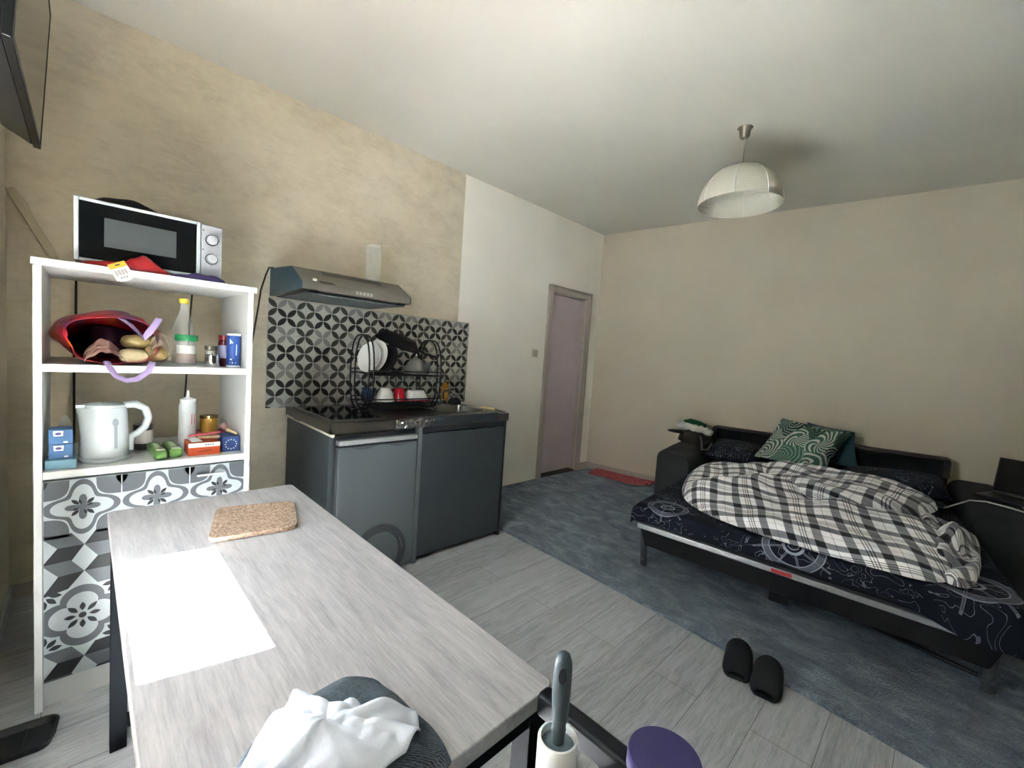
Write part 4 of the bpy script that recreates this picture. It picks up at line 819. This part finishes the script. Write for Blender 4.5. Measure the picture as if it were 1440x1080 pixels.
tag(w.build('square_dish', pm('white_dish', 'dddcd8', 0.3), smooth=40), 'white square dish upside down on the right of the lower rack', 'dish')
w = MB(); w.lathe([(0.001, 0), (0.010, 0), (0.011, 0.012), (0.028, 0.06), (0.030, 0.10), (0.028, 0.10), (0.001, 0.08)], (0.36, -3.03, ZT+0.1), 8)
so = thing('dish_soap', 'orange dish soap bottle beside the tap', 'bottle', (0.13, -2.285, ZT)); c = (0.17, -2.52, ZT)
c = (0.13, -2.285, ZT)
MB().lathe([(0.001, 0.0005), (0.034, 0.0005), (0.036, 0.01), (0.036, 0.11), (0.022, 0.145), (0.012, 0.155), (0.001, 0.155)], c, 24, sx=0.6).build('body', pm('amber_liquid', 'b5822c', 0.2), so, smooth=45)
MB().lathe([(0.001, 0.1552), (0.012, 0.1552), (0.012, 0.17), (0.006, 0.178), (0.005, 0.19), (0.001, 0.19)], c, 16).build('cap', pm('grey_olive_cap', '6e6a58', 0.4), so, smooth=45)
w = MB(); w.poly([(c[0]+0.0225, c[1]-0.016, c[2]+0.04), (c[0]+0.0225, c[1]+0.016, c[2]+0.04), (c[0]+0.0225, c[1]+0.016, c[2]+0.10), (c[0]+0.0225, c[1], c[2]+0.115), (c[0]+0.0225, c[1]-0.016, c[2]+0.10)]); w.build('label', pm('orange_label', 'd79a3a', 0.5), so, fix=False)
sg = MB(); puff(sg, [(0.28, -2.36), (0.34, -2.37), (0.35, -2.30), (0.33, -2.27), (0.27, -2.28)], ZT+0.001, lambda x, y, r: 0.05 + 0.01*nz(x, y, 40), exp=3); tag(sg.build('black_sponge', pm('black_cloth', '15171a', 0.9), smooth=180), 'black dishcloth heap beside the tap', 'cloth')
kn = thing('kitchen_knife', 'knife with a pale wooden handle lying at the right front of the worktop', 'knife', (0.66, -2.26, ZT))
w = MB(); w.tube([(0.60, -2.29, ZT+0.012), (0.66, -2.262, ZT+0.013), (0.72, -2.25, ZT+0.012)], [0.009, 0.010, 0.009], 10, flat=0.8); w.build('handle', pm('pale_wood', 'c8b184', 0.5), kn, smooth=60)
w = MB(); w.hexa([(0.72, -2.262, ZT+0.004), (0.83, -2.262, ZT+0.004), (0.83, -2.246, ZT+0.004), (0.72, -2.244, ZT+0.004), (0.72, -2.262, ZT+0.012), (0.83, -2.262, ZT+0.006), (0.83, -2.246, ZT+0.006), (0.72, -2.244, ZT+0.012)]); w.build('blade', BLACKPL, kn)

# ------------------------------------------------------------------ dining table and what lies on it
tb = thing('dining_table', 'greige oak table with black metal frame in the foreground', 'table', (1.93, -4.08, 0))
TX0, TX1, TY0, TY1, TZ = 1.272, 2.596, -4.340, -3.818, 0.75
w = MB(); w.loft([rrect(TX0, TX1, TY0, TY1, TZ-0.028, 0.018, 6), rrect(TX0, TX1, TY0, TY1, TZ, 0.018, 6)]); w.build('tabletop', TABLEM, tb, bevel=0.003)
w = MB()
for y in (TY0+0.012, TY1-0.042): w.box(TX0+0.03, TX1-0.03, y, y+0.03, TZ-0.062, TZ-0.0285)
for x in (TX0+0.012, TX1-0.042): w.box(x, x+0.03, TY0+0.0425, TY1-0.0425, TZ-0.062, TZ-0.0285)
w.build('frame', MATTEBLK, tb)
for x in (TX0+0.008, TX1-0.048):
    for y in (TY0+0.008, TY1-0.048): MB().box(x, x+0.04, y, y+0.04, 0, TZ-0.0285).build('leg', MATTEBLK, tb, bevel=0.002)
for x in (TX0+0.012, TX1-0.042): MB().box(x, x+0.03, TY0+0.049, TY1-0.049, 0.06, 0.09).build('stretcher', MATTEBLK, tb)
w = MB(); pts = [(1.443, -4.094), (1.501, -3.882), (1.72, -3.943), (1.686, -4.157)]
def rpoly(P, r, n=5):
    out = []; N = len(P)
    for i in range(N):
        p, a, b = Vector(P[i]), Vector(P[i-1]), Vector(P[(i+1) % N]); u = (a-p).normalized(); v = (b-p).normalized()
        s, e = p+u*r, p+v*r
        for k in range(n+1): t = k/n; q = (1-t)**2*s + 2*t*(1-t)*p + t*t*e; out.append((q.x, q.y))
    return out
w.prism([(x, y, TZ+0.0006) for x, y in rpoly(pts, 0.03)], (0, 0, 0.014)); tag(w.build('cork_trivet', CORK, bevel=0.002), 'rounded square cork trivet on the table', 'trivet')
tw = MB(); puff(tw, [(2.50, -4.29), (2.445, -4.265), (2.415, -4.235), (2.385, -4.17), (2.375, -4.10), (2.385, -4.075), (2.41, -4.052), (2.44, -4.048), (2.48, -4.042), (2.54, -4.034), (2.585, -4.034), (2.600, -4.042), (2.602, -4.07), (2.592, -4.12), (2.585, -4.22), (2.56, -4.29)], TZ+0.001, lambda x, y, r: 0.030 + 0.006*nz(x, y, 18, 1), exp=8)
tag(tw.build('knitted_garment', KNIT, smooth=180), 'folded grey blue knitted garment under the tissue on the table', 'garment')
ts = MB(); pts = [(2.475, -4.255), (2.445, -4.233), (2.425, -4.205), (2.397, -4.175), (2.43, -4.147), (2.463, -4.122), (2.493, -4.100), (2.535, -4.055), (2.567, -4.068), (2.58, -4.10), (2.585, -4.18), (2.57, -4.27), (2.53, -4.29)]
n = len(pts); cx = sum(p[0] for p in pts)/n; cy = sum(p[1] for p in pts)/n
def tis(u, v):
    k = u*n; i = int(k) % n; f = k-int(k); a, b = pts[i], pts[(i+1) % n]; bx, by = a[0]+(b[0]-a[0])*f, a[1]+(b[1]-a[1])*f
    x, y = cx+(bx-cx)*v, cy+(by-cy)*v; ang = 2*PI*u
    return (x, y, TZ+0.040 + 0.024*(1-v)**0.8 + 0.026*abs(noise.noise(Vector((x*15, y*15, 1)))) + 0.009*abs(noise.noise(Vector((x*34, y*30, 4)))) + 0.012*v*abs(math.sin(ang*4+1)) - 0.010*v**3)
ts.grid(tis, 90, 28, closeu=True); tag(ts.build('paper_tissue', pm('tissue_white', 'd9e1ee', 0.8, bump=0.2, bscale=60), smooth=28, solid=0.001), 'crumpled white paper tissue on the knitted garment', 'tissue')

# stand close to the camera with roller and tub
stn = thing('side_stand', 'black metal stand with a rail beside the table corner', 'stand', (2.80, -3.99, 0))
MB().box(2.70, 2.92, -4.10, -3.885, 0.688, 0.70).build('tray', BLACKM, stn, bevel=0.003)
w = MB().box(2.60, 2.99, -3.872, -3.842, 0.725, 0.765); w.build('rail', pm('black_painted_rail', '14171b', 0.45, spec=0.25), stn, bevel=0.008)
for x in (2.72, 2.88): MB().box(x, x+0.02, -3.884, -3.843, 0.688, 0.7245).build('bracket', BLACKM, stn)
for x, y in ((2.895, -4.095), (2.895, -3.91), (2.705, -4.095)): MB().box(x, x+0.022, y, y+0.022, 0, 0.6875).build('leg', BLACKM, stn)
lr = thing('lint_roller', 'lint roller with dark grey handle standing upright beside the table corner', 'lint roller', (2.738, -3.997, 0.7005)); c = (2.738, -3.997)
MB().lathe([(0.016, 0.701), (0.0235, 0.701), (0.0235, 0.861), (0.0225, 0.863), (0.0200, 0.863), (0.0200, 0.703)], (c[0], c[1], 0), 36).build('paper_roll', pm('roll_white', 'eef1f2', 0.5), lr, smooth=40)
MB().lathe([(0.001, 0.703), (0.0198, 0.703), (0.0198, 0.853), (0.015, 0.857), (0.001, 0.857)], (c[0], c[1], 0), 32).build('core', pm('slate_core', '5d6f7b', 0.45), lr, smooth=40)
w = MB(); hz = [(0.855, .0070), (0.866, .0074), (0.873, .0086), (0.877, .0078), (0.888, .0092), (0.915, .0108), (0.940, .0108), (0.955, .0098), (0.963, .0068), (0.966, .003)]
n = 20
def hring(z, r): return [(c[0]+r*math.cos(2*PI*i/n), c[1]+r*math.sin(2*PI*i/n), z) for i in range(n)]
w.loft([hring(z, r) for z, r in hz]); w.build('handle', pm('slate_handle', '47545d', 0.35), lr, smooth=50)
vd = Vector((3.017-c[0], -4.389-c[1])).normalized(); pv = Vector((-vd.y, vd.x))
w = MB(); w.prism([(c[0]+vd.x*0.0088+pv.x*0.0045*math.cos(a), c[1]+vd.y*0.0088+pv.y*0.0045*math.cos(a), 0.944+0.0095*math.sin(a)) for a in [2*PI*k/20 for k in range(20)]], (vd.x*0.0022, vd.y*0.0022, 0)); w.build('hang_hole', pm('hole_dark', '22292e', 0.6), lr)
pt = thing('purple_tub', 'round tub with a purple lid beside the lint roller', 'tub', (2.838, -3.936, 0.7005)); c = (2.838, -3.936, 0.7005)
MB().lathe([(0.001, 0), (0.034, 0), (0.037, 0.004), (0.0375, 0.150), (0.001, 0.151)], c, 36).build('jar', pm('pale_lilac_jar', 'b9b4c8', 0.3), pt, smooth=40)
MB().lathe([(0.001, 0.1515), (0.0385, 0.1515), (0.0395, 0.154), (0.0395, 0.171), (0.038, 0.174), (0.001, 0.175)], c, 40).build('lid', pm('purple_lid', '322f66', 0.4), pt, smooth=40)

# ------------------------------------------------------------------ slippers, tray
def slipper(name, toe, ang, label):
    t = thing(name, label, 'slipper', (toe[0], toe[1], 0), 'pair of black slippers')
    M = Matrix.Translation((toe[0], toe[1], 0.001)) @ Matrix.Rotation(ang, 4, 'Z') @ Matrix.Rotation(0.10, 4, 'X')   # local +y points heel-ward
    def wid(v): return 0.054*(1 - 0.0*v)*(max(0.0, 1-(1-min(1, v/0.22))**2.4))**0.5*(1-0.20*max(0, v-0.3)) * ((max(0, 1-((v-0.80)/0.20)**2.6))**0.5 if v > 0.80 else 1)
    w = MB(M); n = 24; rings = []
    for z in (0.0005, 0.014):
        r = [(wid(k/n), 0.250*k/n, z) for k in range(1, n)]; rings.append(r + [(-x, y, zz) for x, y, zz in r[::-1]])
    w.loft(rings); w.build('sole', pm('black_rubber', '0e1012', 0.7), t, bevel=0.003)
    w = MB(M)
    def up(u, v):
        vv = 0.035 + 0.50*v; a = PI*u; hw = wid(vv)*1.0; hh = 0.022 + 0.052*math.sin(PI/2*min(1, v*1.25))
        return (hw*math.cos(a)*1.03, 0.250*vv + (0.028*math.sin(a) if v > 0.9 else 0), 0.0145 + hh*math.sin(a)**0.7)
    w.grid(up, 20, 14); w.build('upper', pm('black_felt', '14171a', 0.85, bump=0.2, bscale=200), t, smooth=180, solid=0.004)
slipper('slipper', (2.513, -2.445), 0.24, 'black slipper nearer the rug end, left of its pair')
slipper('slipper', (2.624, -2.470), 0.14, 'black slipper nearer the camera, right of its pair')
w = MB(Matrix.Translation((1.115, -4.535, 0)) @ Matrix.Rotation(-0.10, 4, 'Z'))
w.loft([rrect(-0.062, 0.055, -0.085, 0.078, 0.0005, 0.03), rrect(-0.072, 0.065, -0.094, 0.088, 0.026, 0.035), rrect(-0.066, 0.059, -0.088, 0.082, 0.026, 0.03), rrect(-0.056, 0.05, -0.08, 0.074, 0.010, 0.025)], 0, True)
w.box(-0.052, 0.046, 0.010, 0.016, 0.0105, 0.016)
tag(w.build('black_tray', pm('black_tray_plastic', '181d21', 0.4), smooth=40), 'low black plastic tray on the floor beside the shelf unit', 'tray')

# ------------------------------------------------------------------ television
tv = thing('television', 'flat black television on the window wall above the shelf unit', 'television', (0.93, -4.52, 1.97))
Mt = Matrix.Translation((0.50, -4.512, 1.968)) @ Matrix.Rotation(-0.055, 4, 'X')
w = MB(Mt); w.box(0, 0.90, -0.018, 0.0, 0, 0.51); w.build('bezel', pm('tv_black', '111315', 0.25), tv, bevel=0.003)
w = MB(Mt); w.poly([(0.008, 0.0006, 0.012), (0.892, 0.0006, 0.012), (0.892, 0.0006, 0.502), (0.008, 0.0006, 0.502)]); w.build('screen', pm('tv_screen', '0b0d0e', 0.10), tv, fix=False)
w = MB(Mt).box(0, 0.012, 0.0001, 0.002, 0, 0.51).box(0.888, 0.90, 0.0001, 0.002, 0, 0.51).box(0.012, 0.888, 0.0001, 0.002, 0, 0.012).box(0.012, 0.888, 0.0001, 0.002, 0.498, 0.51); w.build('front_frame', pm('tv_matte_frame', '16171a', 0.6), tv)
w = MB(Mt); w.hexa([(0.012, -0.018, 0.003), (0.89, -0.018, 0.003), (0.80, -0.095, 0.03), (0.06, -0.095, 0.03), (0.01, -0.018, 0.50), (0.89, -0.018, 0.50), (0.80, -0.095, 0.40), (0.10, -0.095, 0.40)]); w.build('back_shell', pm('tv_back', '15181b', 0.2), tv, bevel=0.006)
MB().box(0.85, 1.05, -4.639, -4.61, 2.12, 2.32).build('wall_bracket', BLACKM, tv)

# ------------------------------------------------------------------ pendant lamp
pl = thing('pendant_lamp', 'white paper dome pendant lamp hanging from the ceiling', 'lamp', (2.0, -1.475, 2.33)); lx, ly = 2.0, -1.475
w = MB(); w.lathe([(0.001, H-0.062), (0.022, H-0.062), (0.030, H-0.05), (0.034, H-0.012), (0.045, H-0.0005), (0.001, H-0.0005)], (lx-0.005, ly, 0), 28); w.build('ceiling_rose', pm('nickel', '8e8778', 0.35, 0.6), pl, smooth=45)
MB().tube([(lx, ly, H-0.06), (lx, ly, 2.57)], 0.003, 8).build('cord', pm('grey_cord', '9b968a', 0.5), pl)
k = NT('rice_paper'); wv = k.n('TexWave', {'Vector': k.coord(), 'Scale': 26.0}, bands_direction='Z'); k.put(k.b.inputs['Base Color'], lin('e9e6da')); k.put(k.b.inputs['Roughness'], 0.8); k.bump(wv.outputs[1], 0.3, 0.006)
k.put(k.b.inputs['Subsurface Weight'], 0.0)
tr = k.n('BsdfTranslucent', {'Color': lin('e9e6da')}); mx = k.n('MixShader', {0: 0.35}); k.t.links.new(k.b.outputs[0], mx.inputs[1]); k.t.links.new(tr.outputs[0], mx.inputs[2]); k.t.links.new(mx.outputs[0], k.t.nodes['Material Output'].inputs[0])
w = MB(); prof = []
for i in range(37):
    a = PI/2*i/36; r = 0.228*math.cos(a)**0.92 + 0.012; prof.append((max(r, 0.016), 2.335 + 0.238*math.sin(a) + 0.0015*math.cos(i*PI)))
w.lathe(prof, (lx, ly, 0), 48); w.build('paper_shade', k.m, pl, smooth=180, solid=0.0015, fix=False)
w = MB()
for q in range(8):
    a = 2*PI*q/8+0.2; w.tube([(lx + r*1.006*math.cos(a), ly + r*1.006*math.sin(a), z) for r, z in prof[::3]], 0.0030, 6)
w.build('ribs', pm('paper_rib', 'fbfaf4', 0.7), pl)
w = MB(); w.cyl((lx, ly, 2.50), (lx, ly, 2.575), 0.02, n=16, m=0); w.lathe([(0.001, 0), (0.02, 0.008), (0.029, 0.032), (0.02, 0.06), (0.014, 0.08)], (lx, ly, 2.42), 20, 1); w.build('bulb', [WHITEPL, pm('bulb_glass', 'e8e6dc', 0.3)], pl, smooth=50)

# ------------------------------------------------------------------ sofa bed (coordinates: s along back wall, d from it)
sf = thing('sofa_bed', 'charcoal sofa bed unfolded against the back wall', 'sofa bed', B3(2.3, 1.1, RZ))
zb = RZ + 0.001
def sbox(name, s0, s1, d0, d1, z0, z1, mat, bevel=None, parent=sf, sub=None):
    return MB(BED).box(s0, s1, d0, d1, z0, z1).build(name, mat, parent, bevel=bevel)
def armrest(s0, s1):
    w = MB(BED); prof_ = []
    r = 0.075
    for a0, cs, cz in ((PI, s0+r, 0.60-r), (PI/2, s1-r, 0.60-r)):
        for k in range(7): a = a0 - PI/2*k/6; prof_.append((cs + r*math.cos(a), cz + r*math.sin(a)))
    prof_ = [(s0, 0.06)] + prof_ + [(s1, 0.06)]
    rings = [[(s + (s0+s1)/2*0, dd, z if z < 0.1 else z + dz) for s, z in prof_] for dd, dz in ((0.08, 0.0), (0.3, 0.01), (0.7, 0.0), (0.98, -0.015))]
    rings.append([((s-(s0+s1)/2)*0.93+(s0+s1)/2, 1.005, (z-0.3)*0.95+0.285) for s, z in prof_])
    w.loft(rings); return w.build('armrest', SOFA, sf, smooth=50)
armrest(1.20, 1.485); armrest(3.105, 3.385)
for s in (1.25, 1.43, 3.15, 3.33):
    for dd in (0.14, 0.92): MB(BED).box(s-0.02, s+0.02, dd-0.02, dd+0.02, zb, 0.0605).build('foot', BLACKPL, sf)
bk = sbox('backrest', 1.49, 3.09, 0.07, 0.20, 0.06, 0.735, SOFABLK, 0.015)
w = MB(BED); w.box(1.452, 3.093, 0.06, 0.208, 0.735, 0.752).box(1.440, 1.487, 0.06, 0.208, 0.5, 0.7345).box(3.058, 3.10, 0.06, 0.208, 0.615, 0.7345); w.build('back_trim', BROWNBLK, sf, bevel=0.004)
sbox('base', 1.49, 3.10, 0.21, 0.95, 0.05, 0.30, SOFABLK, 0.01)
w = MB(BED); w.box(1.515, 3.085, 0.22, 2.14, 0.30, 0.42); w.build('mattress', pm('mattress_dark', '14171d', 0.9), sf, bevel=0.03)
w = MB(BED); w.hexa([(1.535, 2.135, 0.312), (3.08, 2.135, 0.272), (3.08, 2.185, 0.272), (1.535, 2.185, 0.312), (1.535, 2.135, 0.342), (3.08, 2.135, 0.302), (3.08, 2.185, 0.302), (1.535, 2.185, 0.342)]); rail = w.build('front_rail', pm('silver_rail', 'b9bcc0', 0.28, 0.7), sf, bevel=0.004)
w = MB(BED); zz = lambda s: 0.327 - 0.0259*(s-1.535); s0, s1 = 2.245, 2.335
w.prism([(s0, 2.1855, zz(s0)-0.009), (s1, 2.1855, zz(s1)-0.009), (s1, 2.1855, zz(s1)+0.010), (s0, 2.1855, zz(s0)+0.010)], (0, 0.0006, 0)); w.build('red_label', pm('red_label', 'b5282c', 0.5), rail)
w = MB(BED); w.hexa([(1.56, 0.96, 0.17), (3.03, 0.96, 0.15), (3.03, 2.11, 0.145), (1.56, 2.11, 0.185), (1.53, 0.96, 0.2995), (3.07, 0.96, 0.2995), (3.07, 2.125, 0.27), (1.53, 2.125, 0.2995)]); w.build('folded_base', SOFABLK, sf, bevel=0.01)
for s, dd, dz in ((1.535, 2.02, 0.0), (3.045, 2.03, -0.02)):
    w = MB(BED); w.tube([(s, dd, zb+0.004), (s, dd+0.004, 0.06), (s, dd+0.02, 0.14), (s+0.003, dd+0.06, 0.29+dz)], 0.021, 14); lg = w.build('leg', pm('leg_dark_metal', '5c6063', 0.3, 0.35), sf, smooth=60)
    for z in (0.075, 0.20): w = MB(BED); w.cyl((s+0.004, dd+0.018+z*0.12, z), (s+0.004, dd+0.030+z*0.12, z), 0.011, n=14); w.build('bolt', CHROME, lg)
w = MB(BED); w.box(2.235, 2.325, 1.70, 2.08, 0.10, 0.16).box(2.25, 2.30, 1.70, 1.75, zb, 0.10).box(2.24, 2.32, 1.68, 1.79, zb, 0.05); w.build('centre_support', BLACKPL, sf, bevel=0.008)
w = MB(BED); w.tube([(1.58, 1.45, 0.065), (2.25, 1.62, 0.06), (2.32, 1.74, 0.055), (3.02, 2.0, 0.06)], 0.010, 8); w.build('lower_bar', BLACKM, sf, smooth=60)

# fitted sheet with ship wheels
shb = MB(BED)
def sheetf(u, v):
    # v: 0..1 from the backrest to the hem of the front drop; u across with drops at both sides
    Lw = 1.60; drop = 0.10; uu = -drop + u*(Lw + 2*drop); vv = v*(1.93 + 0.10)
    s = 1.515 + min(max(uu, 0), Lw)*0.99; d_ = 0.25 + min(vv, 1.93); z = 0.452
    over_s = max(0, -uu) + max(0, uu-Lw); over_d = max(0, vv-1.93)
    z += 0.007*noise.noise(Vector((s*5, d_*5, 2))) + 0.004*noise.noise(Vector((s*14, d_*14, 5)))
    hang = over_d*(0.95 + 0.85*min(1, max(0, (s-2.72)/0.22))) + over_s
    r = 0.02
    z -= max(0, hang - 0.0) ; sgn = -1 if uu < 0 else 1
    s += sgn*min(over_s, 0.02)*0.9; d_ += min(over_d, 0.02)*0.9 + 0.004*noise.noise(Vector((s*9, over_d*20, 3)))
    return (s, d_, z)
def sheetuv(u, v): return (1.50 - 0.10 + u*1.80, 0.25 + v*2.03)
shb.grid(sheetf, 90, 90, uvf=sheetuv)
tag(shb.build('bed_sheet', SHEET, smooth=180, fix=False), 'navy fitted sheet printed with ship wheels on the sofa bed', 'sheet')

# plaid blanket
pb = thing('blanket', 'rumpled black and white plaid blanket on the sofa bed', 'blanket', B3(2.3, 1.5, 0.452))
ca, sa = math.cos(0.10), math.sin(0.10)
def uvA(x, y, r, h):
    X, Y = x*ca - y*sa, x*sa + y*ca
    fx = 0.03*nz(x, y, 3, 1); fy = 0.03*nz(x, y, 3, 7)
    return (X + fx + 0.5*h, Y + fy - 0.9*h)
def foldA(x, y, r):
    h = 0.150 + 0.045*nz(x, y, 3.2, 1) + 0.028*nz(x, y, 7, 4) + 0.008*nz(x, y, 17, 6)
    h += 0.035*math.sin((x*0.55 + y*0.85)*13 + 3*nz(x, y, 2, 9))*0.6
    h -= 0.05*max(0, (y-1.7)/0.5); return max(0.03, h)
w = MB(BED); outl = [(1.60, 0.98), (1.57, 1.25), (1.60, 1.55), (1.70, 1.85), (1.86, 2.03), (2.08, 2.13), (2.35, 2.18), (2.62, 2.19), (2.83, 2.16), (2.92, 1.97), (2.96, 1.6), (2.97, 1.25), (2.80, 0.98), (2.50, 0.82), (2.15, 0.76), (1.82, 0.82)]
puff(w, outl, 0.462, foldA, nr=34, nt=140, uvf=uvA, exp=5)
w.build('quilt', PLAID, pb, smooth=180, fix=False)
def uvB(x, y, r, h): X, Y = x*math.cos(-0.35) - y*math.sin(-0.35), x*math.sin(-0.35) + y*math.cos(-0.35); return (X + 0.4*h + 0.07, Y - 0.8*h + 0.03*nz(x, y, 4, 3))
w = MB(BED); outl = [(2.02, 0.98), (2.00, 1.16), (2.10, 1.36), (2.24, 1.56), (2.40, 1.66), (2.62, 1.62), (2.84, 1.42), (2.94, 1.12), (2.82, 0.92), (2.55, 0.82), (2.25, 0.82)]
puff(w, outl, 0.57, lambda x, y, r: 0.105 + 0.03*nz(x, y, 4, 2) + 0.012*math.sin((x*0.7-y)*22) + 0.008*nz(x, y, 14, 5), nr=28, nt=110, uvf=uvB, exp=4)
w.build('folded_layer', PLAID, pb, smooth=180, fix=False)
w = MB(BED); outl = [(2.78, 1.30), (2.80, 1.60), (2.82, 1.90), (2.86, 2.10), (2.93, 2.13), (2.98, 2.00), (3.04, 1.70), (3.06, 1.42), (2.98, 1.22), (2.88, 1.20)]
puff(w, outl, 0.462, lambda x, y, r: 0.105 - 0.05*max(0, y-1.7)/0.4 + 0.05*nz(x, y, 7, 2) + 0.030*math.sin((x*0.9+y*0.5)*40 + 4*nz(x, y, 5, 3)) + 0.012*nz(x, y, 24, 8), nr=26, nt=110, uvf=lambda x, y, r, h: (x*0.8 + 0.7*y + 0.05*nz(x, y, 9, 4), y*0.8 - 0.6*x + 0.6*h), exp=3)
w.build('rolled_end', PLAID, pb, smooth=180, fix=False)

# pillows
def pillow(name, corners, T, mat, label, cat='pillow', group=None, pinch=0.06, n=22, nrm=None):
    TL, TR, BR, BL = [Vector(c) for c in corners]; N = (TR-TL).cross(BL-TL).normalized() if nrm is None else Vector(nrm)
    w = MB(BED); 
    for sgn in (1, -1):
        def f(u, v):
            a, b = 2*u-1, 2*v-1; uu = u + 0.0; k = (max(0, 1-a**4)*max(0, 1-b**4))**0.55
            a2 = a*(1 - pinch*(1-b*b)); b2 = b*(1 - pinch*(1-a*a)); U, V = (a2+1)/2, (b2+1)/2
            p = TL.lerp(TR, U).lerp(BL.lerp(BR, U), V)
            return p + N*sgn*T/2*k*(1+0.12*noise.noise(Vector((a*2, b*2, sgn))))
        w.grid(f, n, n, uvf=lambda u, v: (u*0.75, v*0.55))
    return tag(w.build(name, mat, smooth=180), label, cat, group)
pillow('pillow', [(2.025, 0.34, 0.925), (2.515, 0.34, 0.872), (2.365, 0.63, 0.575), (1.88, 0.63, 0.600)], 0.12, LEAF, 'green palm leaf print pillow propped against the backrest')
pillow('pillow', [(2.20, 0.235, 0.905), (2.525, 0.235, 0.872), (2.57, 0.34, 0.60), (2.20, 0.34, 0.58)], 0.05, pm('teal_cotton', '2c4a55', 0.9, var=0.08), 'plain teal pillow behind the palm leaf pillow')
pillow('pillow', [(1.50, 0.25, 0.62), (1.92, 0.25, 0.62), (1.92, 0.66, 0.55), (1.50, 0.66, 0.55)], 0.15, SHEET, 'navy printed pillow flat at the left end of the backrest', pinch=0.03)
pillow('pillow', [(2.46, 0.40, 0.58), (3.065, 0.26, 0.615), (3.065, 0.66, 0.545), (2.46, 0.68, 0.535)], 0.14, SHEET, 'navy printed pillow flat at the right end of the backrest', pinch=0.03)

# things on the left arm
ZA = 0.614
hb_ = thing('handbag', 'dark brown bag with a flat brim flap slumped on the left armrest', 'bag', B3(1.32, 0.42, ZA))
w = MB(BED); puff(w, [(1.20, 0.26), (1.36, 0.24), (1.47, 0.27), (1.49, 0.45), (1.46, 0.62), (1.30, 0.60), (1.20, 0.45)], ZA+0.002, lambda x, y, r: 0.10 + 0.02*nz(x, y, 9), exp=3); w.build('bag_body', pm('dark_brown_leather', '1d1615', 0.5), hb_, smooth=180)
w = MB(BED); w.lathe([(0.001, 0.0), (0.125, 0.002), (0.13, 0.006), (0.125, 0.010), (0.001, 0.014)], (1.22, 0.42, ZA+0.062), 28, sx=1.0, sy=0.9); w.build('flap', pm('black_brown_felt', '15110f', 0.8), hb_, smooth=45)
w = MB(BED); w.tube([(1.44, 0.60, ZA+0.08), (1.47, 0.66, ZA+0.05), (1.49, 0.70, ZA-0.02), (1.53, 0.66, ZA-0.02), (1.54, 0.58, ZA+0.03)], 0.010, 8, flat=0.4); w.build('strap', pm('grey_brown_strap', '5a5450', 0.6), hb_, smooth=60)
ft = thing('fluffy_hat', 'white fluffy hat with a green top on the brown bag', 'hat', B3(1.32, 0.40, ZA+0.11))
w = MB(BED); pth = [(1.16, 0.36, ZA+0.128), (1.24, 0.40, ZA+0.128), (1.34, 0.44, ZA+0.121), (1.44, 0.47, ZA+0.115), (1.53, 0.48, ZA+0.100)]
pts2 = []; rad = []
for i in range(len(pth)-1):
    for k in range(6): t = k/6; p = Vector(pth[i]).lerp(Vector(pth[i+1]), t); pts2.append(p + Vector((0, 0, 0.004*math.sin(i*6+k*2)))); rad.append(0.034 + 0.005*math.sin((i*6+k)*1.7))
rad[0] = 0.02; rad[-1] = 0.018
w.tube(pts2, rad, 14); w.build('fluffy_band', pm('white_fleece', 'd9d9d2', 1.0, bump=0.8, bscale=120), ft, smooth=180)
w = MB(BED); w.tube([(1.22, 0.34, ZA+0.163), (1.28, 0.36, ZA+0.170), (1.36, 0.39, ZA+0.163), (1.43, 0.41, ZA+0.150)], [0.018, 0.030, 0.030, 0.02], 14); w.build('green_top', pm('green_felt', '1d5a34', 0.95), ft, smooth=180)

# laptop and cable on the right arm
ZR = 0.617
lpt = thing('laptop', 'open black laptop on the right armrest', 'laptop', B3(3.3, 0.7, ZR))
La = Matrix.Translation((3.242, 0.60, ZR+0.006)) @ Matrix.Rotation(0.55, 4, 'Z')
w = MB(BED @ La); w.box(0, 0.34, 0.0, 0.215, 0, 0.016); w.build('keyboard_base', pm('laptop_black', '0c0e11', 0.4), lpt, bevel=0.003)
w = MB(BED @ La @ Matrix.Translation((0, 0, 0.017)) @ Matrix.Rotation(0.18, 4, 'X')); w.box(0, 0.34, -0.008, 0, 0.0, 0.225, 0); w.poly([(0.008, 0.0006, 0.012), (0.332, 0.0006, 0.012), (0.332, 0.0006, 0.217), (0.008, 0.0006, 0.217)], 1); w.build('screen', [pm('laptop_black', '0c0e11', 0.4), pm('laptop_screen', '050608', 0.15)], lpt, fix=False)
w = MB(BED @ La); w.poly([(0.02, 0.02, 0.0165), (0.32, 0.02, 0.0165), (0.32, 0.12, 0.0165), (0.02, 0.12, 0.0165)]); w.build('keyboard', pm('keys_dark', '16181b', 0.6), lpt, fix=False)
w = MB(BED); pts = [(3.02, 0.74, 0.50), (3.07, 0.80, 0.555), (3.11, 0.86, 0.602), (3.17, 0.90, 0.618), (3.24, 0.92, 0.614), (3.33, 0.93, 0.600), (3.45, 0.93, 0.55)]
tag(w.tube(pts, 0.0045, 8).build('charging_cable', pm('white_cable', 'd6d6cc', 0.5), smooth=60), 'white charging cable arching over the right armrest', 'cable')
